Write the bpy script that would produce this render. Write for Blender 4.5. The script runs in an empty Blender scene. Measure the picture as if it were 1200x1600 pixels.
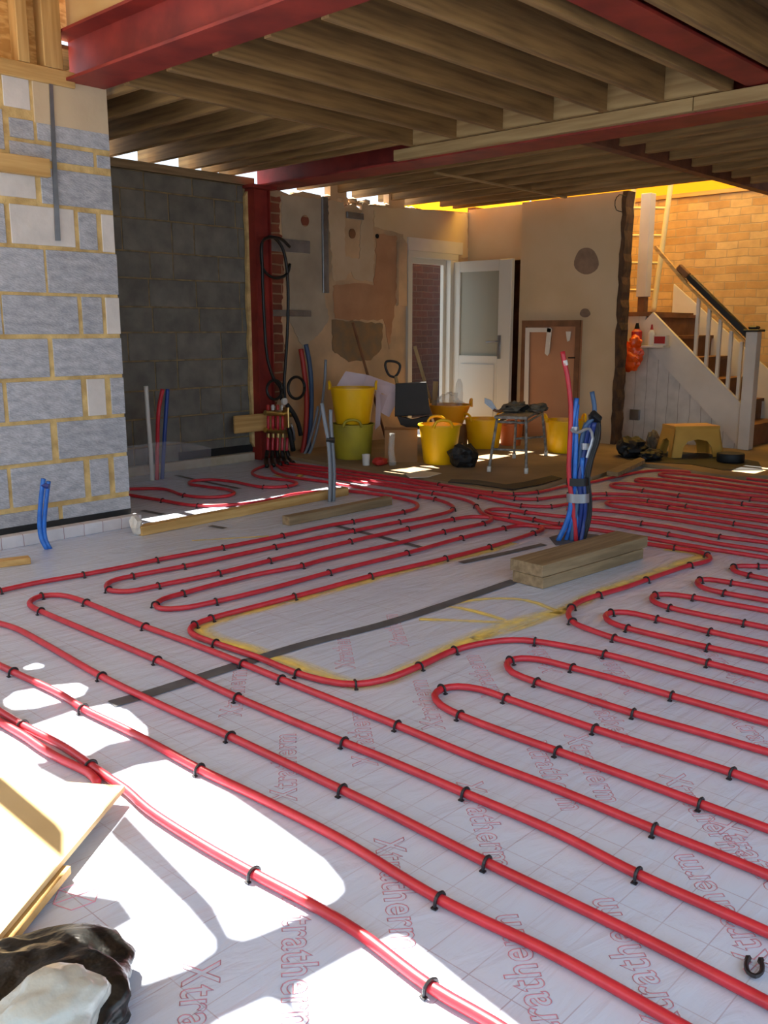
import bpy, bmesh, math, random
from mathutils import Vector, Matrix
from mathutils.geometry import delaunay_2d_cdt
random.seed(7)
S = bpy.context.scene; C = S.collection
PI = math.pi

# ---------------------------------------------------------------- camera, sky, sun, exposure
FPX, HCAM = 1422.0, 1.08
PITCH, YAW = math.radians(11.41), math.radians(43.15)
FW = Vector((math.cos(YAW)*math.cos(PITCH), math.sin(YAW)*math.cos(PITCH), -math.sin(PITCH)))
RT = Vector((math.sin(YAW), -math.cos(YAW), 0))
UP = Vector((math.cos(YAW)*math.sin(PITCH), math.sin(YAW)*math.sin(PITCH), math.cos(PITCH)))
FH = Vector((math.cos(YAW), math.sin(YAW), 0))
cd = bpy.data.cameras.new('camera'); cam = bpy.data.objects.new('camera', cd); C.objects.link(cam)
cd.sensor_fit = 'VERTICAL'; cd.sensor_height = 24; cd.lens = FPX/1600*24; cd.clip_start = .02
cam.matrix_world = Matrix.Translation((0, 0, HCAM)) @ Matrix((RT, UP, -FW)).transposed().to_4x4()
S.camera = cam
S.view_settings.view_transform = 'Standard'; S.view_settings.look = 'None'
S.view_settings.gamma = 1; S.view_settings.use_curve_mapping = False
S.view_settings.exposure = 0.72
w = bpy.data.worlds.new('sky'); S.world = w; w.use_nodes = True
bgn = w.node_tree.nodes['Background']
bgn.inputs[0].default_value = (.66, .83, 1.0, 1); bgn.inputs[1].default_value = 1.25
SUN = Vector((-.11, -.645, -1)).normalized()
ld = bpy.data.lights.new('sun', 'SUN'); ld.energy = 20; ld.angle = .006; ld.color = (1, .93, .80)
sun = bpy.data.objects.new('sun', ld); C.objects.link(sun)
sun.rotation_euler = SUN.to_track_quat('-Z', 'Y').to_euler(); sun.location = (0, 10, 14)
S.cycles.max_bounces = 10; S.cycles.diffuse_bounces = 6; S.cycles.transparent_max_bounces = 16

# ---------------------------------------------------------------- surveying helpers (photo point -> point on a real plane)
def ray(x, y): return FW + RT*((x-600)/FPX) + UP*((800-y)/FPX)
def fl(x, y, z=0.0):
    d = ray(x, y); t = (z-HCAM)/d.z; return Vector((d.x*t, d.y*t, z))
def onY(x, y, Y):
    d = ray(x, y); t = Y/d.y; return Vector((d.x*t, Y, HCAM+d.z*t))
def onX(x, y, X):
    d = ray(x, y); t = X/d.x; return Vector((X, d.y*t, HCAM+d.z*t))
def at(P0):
    k = Vector(P0).dot(FH)
    def g(x, y, dd=0):
        d = ray(x, y); t = (k+dd)/d.dot(FH); return Vector((d.x*t, d.y*t, HCAM+d.z*t))
    return g

# ---------------------------------------------------------------- materials
def rgb(c): return tuple(((v/255)/12.92 if v/255 <= .04045 else ((v/255+.055)/1.055)**2.4) for v in c)+(1,)
MATS = {}
def mat(name, c1, c2=None, rough=.7, scale=8, stretch=(1, 1, 1), bump=.2, bscale=None, metal=0, coat=0, detail=6, mask=(.35, .65), dist=.01, trans=0, island=0, wave=None):
    if name in MATS: return MATS[name]
    m = bpy.data.materials.new(name); m.use_nodes = True; nt = m.node_tree; N = nt.nodes; L = nt.links
    b = N['Principled BSDF']; b.inputs['Roughness'].default_value = rough; b.inputs['Metallic'].default_value = metal
    b.inputs['Coat Weight'].default_value = coat; b.inputs['Coat Roughness'].default_value = .12
    tc = N.new('ShaderNodeTexCoord'); mp = N.new('ShaderNodeMapping'); mp.inputs['Scale'].default_value = stretch
    L.new(tc.outputs['Object'], mp.inputs[0])
    n = N.new('ShaderNodeTexNoise'); n.inputs['Scale'].default_value = scale; n.inputs['Detail'].default_value = detail
    L.new(mp.outputs[0], n.inputs['Vector'])
    r = N.new('ShaderNodeMapRange'); r.inputs[1].default_value = mask[0]; r.inputs[2].default_value = mask[1]
    L.new(n.outputs[0], r.inputs[0])
    mx = N.new('ShaderNodeMix'); mx.data_type = 'RGBA'
    mx.inputs[6].default_value = rgb(c1); mx.inputs[7].default_value = rgb(c2 or c1); L.new(r.outputs[0], mx.inputs[0])
    col = mx.outputs[2]
    if island:
        g = N.new('ShaderNodeNewGeometry'); h = N.new('ShaderNodeHueSaturation')
        rr = N.new('ShaderNodeMapRange'); rr.inputs[3].default_value = 1-island; rr.inputs[4].default_value = 1+island
        L.new(g.outputs['Random Per Island'], rr.inputs[0]); L.new(rr.outputs[0], h.inputs['Value']); L.new(col, h.inputs['Color']); col = h.outputs[0]
    if wave:
        wv = N.new('ShaderNodeTexWave'); wv.bands_direction = 'DIAGONAL'; wv.inputs['Scale'].default_value = wave; wv.inputs['Distortion'].default_value = 9; wv.inputs['Detail'].default_value = 3; wv.inputs['Detail Scale'].default_value = 1.5
        L.new(mp.outputs[0], wv.inputs[0])
        h = N.new('ShaderNodeHueSaturation'); rr = N.new('ShaderNodeMapRange'); rr.inputs[3].default_value = .9; rr.inputs[4].default_value = 1.1
        L.new(wv.outputs[1], rr.inputs[0]); L.new(rr.outputs[0], h.inputs['Value']); L.new(col, h.inputs['Color']); col = h.outputs[0]
    L.new(col, b.inputs['Base Color'])
    if bump:
        n2 = N.new('ShaderNodeTexNoise'); n2.inputs['Scale'].default_value = bscale or scale*3; n2.inputs['Detail'].default_value = 5
        L.new(mp.outputs[0], n2.inputs['Vector'])
        bp = N.new('ShaderNodeBump'); bp.inputs['Strength'].default_value = bump; bp.inputs['Distance'].default_value = dist
        L.new(n2.outputs[0], bp.inputs['Height']); L.new(bp.outputs[0], b.inputs['Normal'])
    if trans:
        b.inputs['Alpha'].default_value = 1-trans
    MATS[name] = m; return m
def wood(name, c1, c2, axis):
    st = [22, 22, 22]; st['xyz'.index(axis)] = 1.3
    return mat(name+'_'+axis, c1, c2, rough=.75, scale=1.6, stretch=st, bump=.25, bscale=3, dist=.004)
def brickmat(name, c1, c2, cm, axes, bw=.215, bh=.065, mort=.012, bump=.6):
    m = bpy.data.materials.new(name); m.use_nodes = True; nt = m.node_tree; N = nt.nodes; L = nt.links
    b = N['Principled BSDF']; b.inputs['Roughness'].default_value = .9
    tc = N.new('ShaderNodeTexCoord'); sx = N.new('ShaderNodeSeparateXYZ'); cx = N.new('ShaderNodeCombineXYZ')
    L.new(tc.outputs['Object'], sx.inputs[0]); L.new(sx.outputs[axes], cx.inputs[0]); L.new(sx.outputs['Z'], cx.inputs[1])
    nd = N.new('ShaderNodeTexNoise'); nd.inputs['Scale'].default_value = 6; L.new(cx.outputs[0], nd.inputs['Vector'])
    va = N.new('ShaderNodeVectorMath'); va.operation = 'MULTIPLY_ADD'; L.new(nd.outputs[1], va.inputs[0]); va.inputs[1].default_value = (.03, .03, 0); L.new(cx.outputs[0], va.inputs[2])
    br = N.new('ShaderNodeTexBrick'); br.inputs['Scale'].default_value = 1; br.inputs['Brick Width'].default_value = bw; br.inputs['Row Height'].default_value = bh+mort
    br.inputs['Mortar Size'].default_value = mort*.5; br.inputs['Mortar Smooth'].default_value = .3; br.inputs['Bias'].default_value = 0
    br.inputs['Color1'].default_value = rgb(c1); br.inputs['Color2'].default_value = rgb(c2); br.inputs['Mortar'].default_value = rgb(cm)
    L.new(va.outputs[0], br.inputs[0])
    n = N.new('ShaderNodeTexNoise'); n.inputs['Scale'].default_value = 9; n.inputs['Detail'].default_value = 8; L.new(tc.outputs['Object'], n.inputs['Vector'])
    mr = N.new('ShaderNodeMapRange'); mr.inputs[3].default_value = .7; mr.inputs[4].default_value = 1.3; L.new(n.outputs[0], mr.inputs[0])
    h = N.new('ShaderNodeHueSaturation'); L.new(br.outputs[0], h.inputs['Color']); L.new(mr.outputs[0], h.inputs['Value']); L.new(h.outputs[0], b.inputs['Base Color'])
    sb = N.new('ShaderNodeMath'); sb.operation = 'MULTIPLY_ADD'; sb.inputs[1].default_value = -1.0; L.new(br.outputs[1], sb.inputs[0]); L.new(n.outputs[0], sb.inputs[2])
    bp = N.new('ShaderNodeBump'); bp.inputs['Strength'].default_value = bump; bp.inputs['Distance'].default_value = .012; L.new(sb.outputs[0], bp.inputs['Height']); L.new(bp.outputs[0], b.inputs['Normal'])
    return m

JW = ((156, 122, 74), (116, 88, 52))        # joist timber
def joistw(a): return wood('joist_timber', *JW, a)
def pinew(a): return wood('pine', (208, 170, 108), (178, 138, 78), a)
def paleW(a): return wood('pale_timber', (176, 150, 104), (150, 122, 80), a)
def plankw(a): return wood('weathered_timber', (150, 128, 96), (118, 98, 70), a)
M_red = mat('red_oxide_steel', (150, 50, 40), (116, 34, 30), rough=.55, scale=5, bump=.08)
M_block = mat('aerated_block', (182, 184, 190), (154, 157, 164), rough=.95, scale=5, stretch=(3, 3, 7), bump=.4, bscale=18, island=.09, wave=7)
M_pale = mat('pale_block', (216, 210, 204), (196, 192, 188), rough=.95, scale=6, bump=.3, island=.05)
M_mortar = mat('yellow_mortar', (222, 192, 130), (184, 154, 100), rough=.95, scale=14, bump=.6, bscale=40)
M_gblock = mat('grey_block', (122, 119, 110), (98, 96, 90), rough=.95, scale=6, bump=.4, bscale=25, island=.1)
M_gmortar = mat('grey_mortar', (150, 130, 94), (112, 98, 76), rough=.95, scale=14, bump=.6, bscale=40)
M_plaster = mat('cream_plaster', (206, 184, 150), (190, 165, 128), rough=.85, scale=1.6, bump=.1, mask=(.3, .7))
M_oldpl = mat('stripped_plaster', (204, 170, 132), (164, 142, 114), rough=.95, scale=2.2, bump=.4, bscale=14, detail=9, mask=(.38, .62))
M_white = mat('white_paint', (214, 206, 194), (200, 192, 180), rough=.5, scale=3, bump=.04)
M_upvc = mat('white_upvc', (196, 192, 180), None, rough=.35, bump=0)
M_black = mat('black_plastic', (16, 16, 18), (24, 24, 26), rough=.6, scale=10, bump=.3, bscale=9)
M_dark = mat('dark_void', (16, 14, 12), None, rough=1, bump=0)
M_rubber = mat('black_rubber', (22, 22, 22), None, rough=.45, bump=0)
M_pipe = mat('red_pipe', (196, 44, 58), (178, 36, 48), rough=.38, scale=20, bump=0, coat=.1)
M_clip = mat('clip_plastic', (26, 24, 28), None, rough=.4, bump=0)
M_blue = mat('blue_conduit', (44, 116, 206), (34, 92, 176), rough=.4, scale=20, bump=.1, bscale=60, coat=.1)
M_navy = mat('navy_conduit', (34, 56, 124), None, rough=.4, bump=0)
M_greyc = mat('grey_conduit', (120, 126, 134), None, rough=.4, bump=0)
M_wpipe = mat('white_pipe', (206, 204, 198), None, rough=.4, bump=0)
M_tub = mat('yellow_tub', (238, 190, 10), (228, 176, 8), rough=.38, scale=3, bump=0)
M_tub2 = mat('dusty_tub', (172, 160, 40), (150, 136, 44), rough=.6, scale=5, bump=.1)
M_tub3 = mat('orange_tub', (236, 168, 30), (226, 154, 24), rough=.45, scale=3, bump=0)
M_slab = mat('old_floor', (160, 134, 100), (120, 100, 74), rough=.9, scale=1.5, bump=.3, bscale=12, detail=9)
M_metal = mat('galvanised', (150, 152, 156), (130, 132, 136), rough=.35, scale=10, bump=.05, metal=.8)
M_brass = mat('brass', (196, 170, 110), None, rough=.3, bump=0, metal=.9)
M_osb = mat('strand_board', (216, 172, 104), (184, 136, 70), rough=.8, scale=14, stretch=(1, 1, 3), bump=.3, bscale=20, mask=(.42, .58))
M_card = mat('cardboard', (146, 108, 70), (132, 96, 60), rough=.85, scale=4, bump=.05)
M_foil = mat('pink_white_board', (206, 190, 196), (190, 170, 178), rough=.45, scale=4, bump=.1)
M_film = mat('clear_film', (225, 225, 230), None, rough=.12, scale=5, bump=.8, bscale=9, dist=.03, trans=.8)
M_orange = mat('orange_film', (236, 92, 22), (222, 70, 14), rough=.3, scale=9, bump=.7, bscale=12, dist=.02)
M_stool = mat('yellow_stool_plastic', (214, 166, 74), (196, 148, 60), rough=.45, scale=3, bump=0)
M_cloth = mat('dusty_cloth', (112, 102, 86), (78, 70, 58), rough=.95, scale=8, bump=.6, bscale=22)
M_brown = mat('brown_board', (176, 128, 94), (160, 114, 82), rough=.8, scale=2, bump=.05)
M_dbrown = mat('stained_frame', (130, 88, 58), (104, 70, 44), rough=.8, scale=6, bump=.2)
M_stain = mat('bare_plaster_spot', (138, 114, 94), (120, 98, 80), rough=.95, scale=12, bump=.3)
M_rail = mat('black_paint', (26, 24, 24), None, rough=.45, bump=0)
M_tape = mat('dark_tape', (92, 94, 100), (76, 78, 84), rough=.6, scale=9, bump=0)
M_silver = mat('silver_tape', (160, 164, 170), None, rough=.3, bump=0, metal=.5)
M_print = mat('pink_print', (212, 146, 162), None, rough=.5, bump=0)
M_redpl = mat('red_plastic', (170, 40, 34), None, rough=.5, bump=0)
M_yb = brickmat('yellow_stock_brick', (204, 170, 118), (184, 142, 88), (176, 150, 110), 'Y')
M_rb = brickmat('red_brick', (136, 72, 50), (110, 60, 44), (150, 118, 90), 'X', mort=.016)
M_db = brickmat('dark_red_brick', (52, 24, 18), (42, 19, 15), (60, 46, 38), 'X')

# floor: insulation boards with printed grid under clear polythene
def floor_material():
    m = bpy.data.materials.new('insulation_under_polythene'); m.use_nodes = True; nt = m.node_tree; N = nt.nodes; L = nt.links
    b = N['Principled BSDF']
    tc = N.new('ShaderNodeTexCoord'); sx = N.new('ShaderNodeSeparateXYZ'); L.new(tc.outputs['Object'], sx.inputs[0])
    def line(out, sp, off, wd):
        a = N.new('ShaderNodeMath'); a.operation = 'ADD'; a.inputs[1].default_value = 100*sp-off; L.new(out, a.inputs[0])
        p = N.new('ShaderNodeMath'); p.operation = 'MODULO'; p.inputs[1].default_value = sp; L.new(a.outputs[0], p.inputs[0])
        q = N.new('ShaderNodeMath'); q.operation = 'SUBTRACT'; q.inputs[1].default_value = sp/2; L.new(p.outputs[0], q.inputs[0])
        s = N.new('ShaderNodeMath'); s.operation = 'ABSOLUTE'; L.new(q.outputs[0], s.inputs[0])
        t = N.new('ShaderNodeMath'); t.operation = 'GREATER_THAN'; t.inputs[1].default_value = sp/2-wd; L.new(s.outputs[0], t.inputs[0]); return t
    a = line(sx.outputs[0], .177, .033, .0011); c = line(sx.outputs[1], .0885, .032, .0011)
    mxm = N.new('ShaderNodeMath'); mxm.operation = 'MAXIMUM'; L.new(a.outputs[0], mxm.inputs[0]); L.new(c.outputs[0], mxm.inputs[1])
    fade = N.new('ShaderNodeTexNoise'); fade.inputs['Scale'].default_value = 2.2; fade.inputs['Detail'].default_value = 3; L.new(tc.outputs['Object'], fade.inputs['Vector'])
    fr = N.new('ShaderNodeMapRange'); fr.inputs[1].default_value = .35; fr.inputs[2].default_value = .6; fr.inputs[3].default_value = .05; fr.inputs[4].default_value = .6; L.new(fade.outputs[0], fr.inputs[0])
    mu = N.new('ShaderNodeMath'); mu.operation = 'MULTIPLY'; L.new(mxm.outputs[0], mu.inputs[0]); L.new(fr.outputs[0], mu.inputs[1])
    n1 = N.new('ShaderNodeTexNoise'); n1.inputs['Scale'].default_value = 3; n1.inputs['Detail'].default_value = 5; L.new(tc.outputs['Object'], n1.inputs['Vector'])
    m0 = N.new('ShaderNodeMix'); m0.data_type = 'RGBA'; m0.inputs[6].default_value = rgb((186, 200, 228)); m0.inputs[7].default_value = rgb((206, 215, 234)); L.new(n1.outputs[0], m0.inputs[0])
    m1 = N.new('ShaderNodeMix'); m1.data_type = 'RGBA'; L.new(m0.outputs[2], m1.inputs[6]); m1.inputs[7].default_value = rgb((146, 120, 140)); L.new(mu.outputs[0], m1.inputs[0])
    L.new(m1.outputs[2], b.inputs['Base Color'])
    b.inputs['Roughness'].default_value = .42; b.inputs['Coat Weight'].default_value = .55; b.inputs['Coat Roughness'].default_value = .1
    mp = N.new('ShaderNodeMapping'); mp.inputs['Scale'].default_value = (1.2, 4.6, 1); mp.inputs['Rotation'].default_value = (0, 0, .55); L.new(tc.outputs['Object'], mp.inputs[0])
    nb = N.new('ShaderNodeTexNoise'); nb.inputs['Scale'].default_value = 3.2; nb.inputs['Detail'].default_value = 7; nb.inputs['Distortion'].default_value = 1.2; L.new(mp.outputs[0], nb.inputs['Vector'])
    bp = N.new('ShaderNodeBump'); bp.inputs['Strength'].default_value = .8; bp.inputs['Distance'].default_value = .03; L.new(nb.outputs[0], bp.inputs['Height'])
    L.new(bp.outputs[0], b.inputs['Coat Normal'])
    bp2 = N.new('ShaderNodeBump'); bp2.inputs['Strength'].default_value = .16; bp2.inputs['Distance'].default_value = .03; L.new(nb.outputs[0], bp2.inputs['Height'])
    L.new(bp2.outputs[0], b.inputs['Normal'])
    return m
M_floor = floor_material()
def spray_material():
    m = bpy.data.materials.new('yellow_spray_paint'); m.use_nodes = True; nt = m.node_tree; N = nt.nodes; L = nt.links
    b = N['Principled BSDF']; b.inputs['Base Color'].default_value = rgb((250, 224, 116)); b.inputs['Roughness'].default_value = .5
    uv = N.new('ShaderNodeUVMap'); sx = N.new('ShaderNodeSeparateXYZ'); L.new(uv.outputs[0], sx.inputs[0])
    r = N.new('ShaderNodeMath'); r.operation = 'PINGPONG'; r.inputs[1].default_value = .5; L.new(sx.outputs[1], r.inputs[0])
    tc = N.new('ShaderNodeTexCoord'); n = N.new('ShaderNodeTexNoise'); n.inputs['Scale'].default_value = 9; n.inputs['Detail'].default_value = 6; L.new(tc.outputs['Object'], n.inputs['Vector'])
    mr = N.new('ShaderNodeMapRange'); mr.inputs[1].default_value = .3; mr.inputs[2].default_value = .7; mr.inputs[3].default_value = .8; mr.inputs[4].default_value = 2.2; L.new(n.outputs[0], mr.inputs[0])
    mu = N.new('ShaderNodeMath'); mu.operation = 'MULTIPLY'; mu.use_clamp = True; L.new(r.outputs[0], mu.inputs[0]); L.new(mr.outputs[0], mu.inputs[1])
    L.new(mu.outputs[0], b.inputs['Alpha']); return m
M_spray = spray_material()
def sheet_material(name, c, t=.6):
    m = bpy.data.materials.new(name); m.use_nodes = True; nt = m.node_tree; N = nt.nodes; L = nt.links
    o = N['Material Output']; N.remove(N['Principled BSDF'])
    d = N.new('ShaderNodeBsdfDiffuse'); tr = N.new('ShaderNodeBsdfTranslucent'); mx = N.new('ShaderNodeMixShader'); mx.inputs[0].default_value = t
    for q in (d, tr): q.inputs[0].default_value = rgb(c)
    L.new(d.outputs[0], mx.inputs[1]); L.new(tr.outputs[0], mx.inputs[2]); L.new(mx.outputs[0], o.inputs[0]); return m
M_tarp = sheet_material('yellow_tarpaulin', (255, 206, 88), .8)
def glass_material(name, c, rough, alpha=.5):
    m = bpy.data.materials.new(name); m.use_nodes = True; b = m.node_tree.nodes['Principled BSDF']
    b.inputs['Base Color'].default_value = rgb(c); b.inputs['Roughness'].default_value = rough; b.inputs['Alpha'].default_value = alpha; return m
M_frost = glass_material('frosted_glass', (150, 146, 128), .35, .93)
M_clear = glass_material('clear_plastic', (200, 206, 206), .08, .25)

# ---------------------------------------------------------------- mesh helpers
WL = {}
def tag(o, label=None, cat=None, group=None, kind=None):
    if label: o['label'] = label
    if cat: o['category'] = cat
    if group: o['group'] = group
    if kind: o['kind'] = kind
    return o
def root(name, loc, label, cat, group=None):
    o = bpy.data.objects.new(name, None); C.objects.link(o); o.location = loc; o.empty_display_size = .1
    WL[o] = Vector(loc); return tag(o, label, cat, group)
def mk(name, bm, m, parent=None, label=None, cat=None, group=None, kind=None, smooth=False, origin='base'):
    bmesh.ops.recalc_face_normals(bm, faces=bm.faces[:])
    vs = [v.co for v in bm.verts]
    if origin is None or not vs: c = Vector((0, 0, 0))
    else:
        lo = [min(v[i] for v in vs) for i in range(3)]; hi = [max(v[i] for v in vs) for i in range(3)]
        c = Vector(((lo[0]+hi[0])/2, (lo[1]+hi[1])/2, lo[2]))
    for v in bm.verts: v.co -= c
    me = bpy.data.meshes.new(name); bm.to_mesh(me); bm.free()
    for mm in (m if isinstance(m, (list, tuple)) else [m]): me.materials.append(mm)
    if smooth:
        for p in me.polygons: p.use_smooth = True
        if smooth != 2:
            try: me.set_sharp_from_angle(angle=math.radians(40))
            except Exception: pass
    o = bpy.data.objects.new(name, me); C.objects.link(o)
    if parent is not None: o.parent = parent; o.location = c-WL[parent]
    else: o.location = c
    WL[o] = c
    return tag(o, label, cat, group, kind)
B = bmesh.new
def box(bm, a, b, bev=0, mi=0):
    a, b = Vector(a), Vector(b)
    lo = Vector([min(a[i], b[i]) for i in range(3)]); hi = Vector([max(a[i], b[i]) for i in range(3)])
    g = bmesh.ops.create_cube(bm, size=1); vs = g['verts']
    for v in vs: v.co = Vector([lo[i]+(v.co[i]+.5)*(hi[i]-lo[i]) for i in range(3)])
    fs = set(f for v in vs for f in v.link_faces)
    for f in fs: f.material_index = mi
    if bev:
        es = list(set(e for v in vs for e in v.link_edges))
        bmesh.ops.bevel(bm, geom=es, offset=bev, segments=1, affect='EDGES')
    return vs
def obox(bm, p, q, wd, h, bev=0, up=(0, 0, 1)):
    """box along the segment p-q (centre line of its underside), width wd, height h"""
    p, q = Vector(p), Vector(q); d = (q-p); l = d.length; d.normalize(); u = Vector(up)
    s = d.cross(u).normalized(); u = s.cross(d).normalized()
    vs = box(bm, (0, -wd/2, 0), (l, wd/2, h)) if not bev else None
    if bev:
        tmp = B(); box(tmp, (0, -wd/2, 0), (l, wd/2, h), bev); me = bpy.data.meshes.new('t'); tmp.to_mesh(me); tmp.free()
        n0 = len(bm.verts); bm.from_mesh(me); bpy.data.meshes.remove(me); bm.verts.ensure_lookup_table(); vs = bm.verts[n0:]
    M = Matrix((d, -s, u)).transposed()
    for v in vs: v.co = p + M @ v.co
def prism(bm, pts, d):
    """polygon pts (3-D) extruded by vector d"""
    d = Vector(d); a = [bm.verts.new(p) for p in pts]; b = [bm.verts.new(Vector(p)+d) for p in pts]; n = len(pts)
    bm.faces.new(a); bm.faces.new(b[::-1])
    for i in range(n): bm.faces.new((a[i], b[i], b[(i+1) % n], a[(i+1) % n]))
def smooth_path(pts, step=.03, closed=False):
    pts = [Vector(p) for p in pts]; n = len(pts); out = []
    for i in range(n-1):
        p0 = pts[i-1] if i else pts[0]*2-pts[1]; p1, p2 = pts[i], pts[i+1]
        p3 = pts[i+2] if i+2 < n else pts[-1]*2-pts[-2]
        # centripetal spline
        t0 = 0; t1 = t0+max((p1-p0).length, 1e-5)**.5; t2 = t1+max((p2-p1).length, 1e-5)**.5; t3 = t2+max((p3-p2).length, 1e-5)**.5
        k = max(2, min(40, int((p2-p1).length/step)))
        for j in range(k):
            t = t1+(t2-t1)*j/k
            a1 = p0*((t1-t)/(t1-t0))+p1*((t-t0)/(t1-t0)); a2 = p1*((t2-t)/(t2-t1))+p2*((t-t1)/(t2-t1)); a3 = p2*((t3-t)/(t3-t2))+p3*((t-t2)/(t3-t2))
            b1 = a1*((t2-t)/(t2-t0))+a2*((t-t0)/(t2-t0)); b2 = a2*((t3-t)/(t3-t1))+a3*((t-t1)/(t3-t1))
            out.append(b1*((t2-t)/(t2-t1))+b2*((t-t1)/(t2-t1)))
    out.append(pts[-1]); return out
def tube(bm, pts, r, seg=8, smooth=True, step=.03, cap=True):
    P = smooth_path(pts, step) if smooth else [Vector(p) for p in pts]
    R = r if isinstance(r, (list, tuple)) else None
    up = Vector((0, 0, 1)); rings = []; side = None
    for i, p in enumerate(P):
        d = (P[min(i+1, len(P)-1)]-P[max(i-1, 0)])
        if d.length < 1e-7: d = Vector((0, 0, 1))
        d.normalize()
        if side is None:
            side = d.cross(up) if abs(d.z) < .95 else d.cross(Vector((1, 0, 0)))
        side = (side-d*side.dot(d)).normalized(); u = side.cross(d)
        rr = r if R is None else R[0]+(R[1]-R[0])*i/(len(P)-1)
        rings.append([bm.verts.new(p+side*math.cos(2*PI*k/seg)*rr+u*math.sin(2*PI*k/seg)*rr) for k in range(seg)])
    for a, b in zip(rings, rings[1:]):
        for k in range(seg): bm.faces.new((a[k], a[(k+1) % seg], b[(k+1) % seg], b[k]))
    if cap: bm.faces.new(rings[0][::-1]); bm.faces.new(rings[-1])
    return P
def lathe(bm, c, prof, seg=28, sx=1, sy=1, tilt=None):
    """prof: list of (r, z)"""
    c = Vector(c); T = Matrix.Rotation(tilt[0], 3, tilt[1]) if tilt else Matrix.Identity(3); rings = []
    for r, z in prof:
        if r < 1e-5: rings.append([bm.verts.new(c+T @ Vector((0, 0, z)))])
        else: rings.append([bm.verts.new(c+T @ Vector((r*sx*math.cos(2*PI*k/seg), r*sy*math.sin(2*PI*k/seg), z))) for k in range(seg)])
    for a, b in zip(rings, rings[1:]):
        if len(a) == 1 and len(b) == 1: continue
        for k in range(seg):
            k2 = (k+1) % seg
            if len(a) == 1: bm.faces.new((a[0], b[k2], b[k]))
            elif len(b) == 1: bm.faces.new((a[k], a[k2], b[0]))
            else: bm.faces.new((a[k], a[k2], b[k2], b[k]))
def ribbon(bm, pts, wd, z, uv=None):
    P = smooth_path([(p.x, p.y, z) for p in pts], .05); prev = None; L = 0
    lay = bm.loops.layers.uv.verify()
    for i, p in enumerate(P):
        d = (P[min(i+1, len(P)-1)]-P[max(i-1, 0)]).normalized(); s = Vector((-d.y, d.x, 0))
        cur = (bm.verts.new(p+s*wd/2), bm.verts.new(p-s*wd/2), L)
        if prev:
            f = bm.faces.new((prev[0], cur[0], cur[1], prev[1]))
            for lp, q in zip(f.loops, ((prev[2], 1), (cur[2], 1), (cur[2], 0), (prev[2], 0))): lp[lay].uv = q
        if i+1 < len(P): L += (P[i+1]-p).length
        prev = cur
def blob(bm, c, r, seed=0, amp=.18, sub=3, flat=True, freq=2.5):
    from mathutils import noise
    g = bmesh.ops.create_icosphere(bm, subdivisions=sub, radius=1); c = Vector(c)
    for v in g['verts']:
        n = noise.noise(v.co*freq+Vector((seed*7.1, seed*3.3, 0)))+.5*noise.noise(v.co*freq*2.3+Vector((seed, 0, 9)))
        k = 1+amp*n*1.1; q = Vector((v.co.x*r[0]*k, v.co.y*r[1]*k, v.co.z*r[2]*k))
        if flat: q.z = max(q.z, -r[2]*.8)
        v.co = c+q+Vector((0, 0, r[2]*.8 if flat else 0))
def inpoly(x, y, P):
    c = False; j = len(P)-1
    for i in range(len(P)):
        if (P[i][1] > y) != (P[j][1] > y) and x < (P[j][0]-P[i][0])*(y-P[i][1])/(P[j][1]-P[i][1])+P[i][0]: c = not c
        j = i
    return c
def slab_with_holes(bm, outline, holes, z, th):
    vs = []; es = []
    for poly in [outline]+holes:
        s = len(vs); vs += [Vector((p[0], p[1])) for p in poly]; es += [(s+i, s+(i+1) % len(poly)) for i in range(len(poly))]
    r = delaunay_2d_cdt(vs, es, [], 1, 1e-4)
    V = [bm.verts.new((v.x, v.y, z)) for v in r[0]]; fs = []
    for f in r[2]:
        cx = sum(r[0][i].x for i in f)/len(f); cy = sum(r[0][i].y for i in f)/len(f)
        if any(inpoly(cx, cy, h) for h in holes): continue
        fs.append(bm.faces.new([V[i] for i in f]))
    for v in [v for v in V if not v.link_faces]: bm.verts.remove(v)
    g = bmesh.ops.extrude_face_region(bm, geom=fs)
    for e in g['geom']:
        if isinstance(e, bmesh.types.BMVert): e.co.z += th
def ibeam(bm, x0, x1, y0, y1, z0, z1, axis='y', tf=.014, tw=.01):
    """I-section with web in the middle"""
    if axis == 'y':
        xm = (x0+x1)/2
        box(bm, (x0, y0, z0), (x1, y1, z0+tf)); box(bm, (x0, y0, z1-tf), (x1, y1, z1)); box(bm, (xm-tw/2, y0, z0+tf), (xm+tw/2, y1, z1-tf))
    else:
        ym = (y0+y1)/2
        box(bm, (x0, y0, z0), (x1, y1, z0+tf)); box(bm, (x0, y0, z1-tf), (x1, y1, z1)); box(bm, (x0, ym-tw/2, z0+tf), (x1, ym+tw/2, z1-tf))

# ================================================================ SETTING
YP = 4.47          # face of the near block wall
YB = 6.0           # face of the back wall line
bm = B(); box(bm, (-3, -3, -.1), (10.2, 7.3, 0)); floor = mk('floor', bm, M_floor, kind='structure', origin=None)
bm = B(); box(bm, (-30, -30, -.4), (40, 40, -.12)); mk('ground', bm, mat('paving', (120, 116, 108), (100, 96, 90), rough=.9, scale=2), kind='structure', origin=None)

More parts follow.
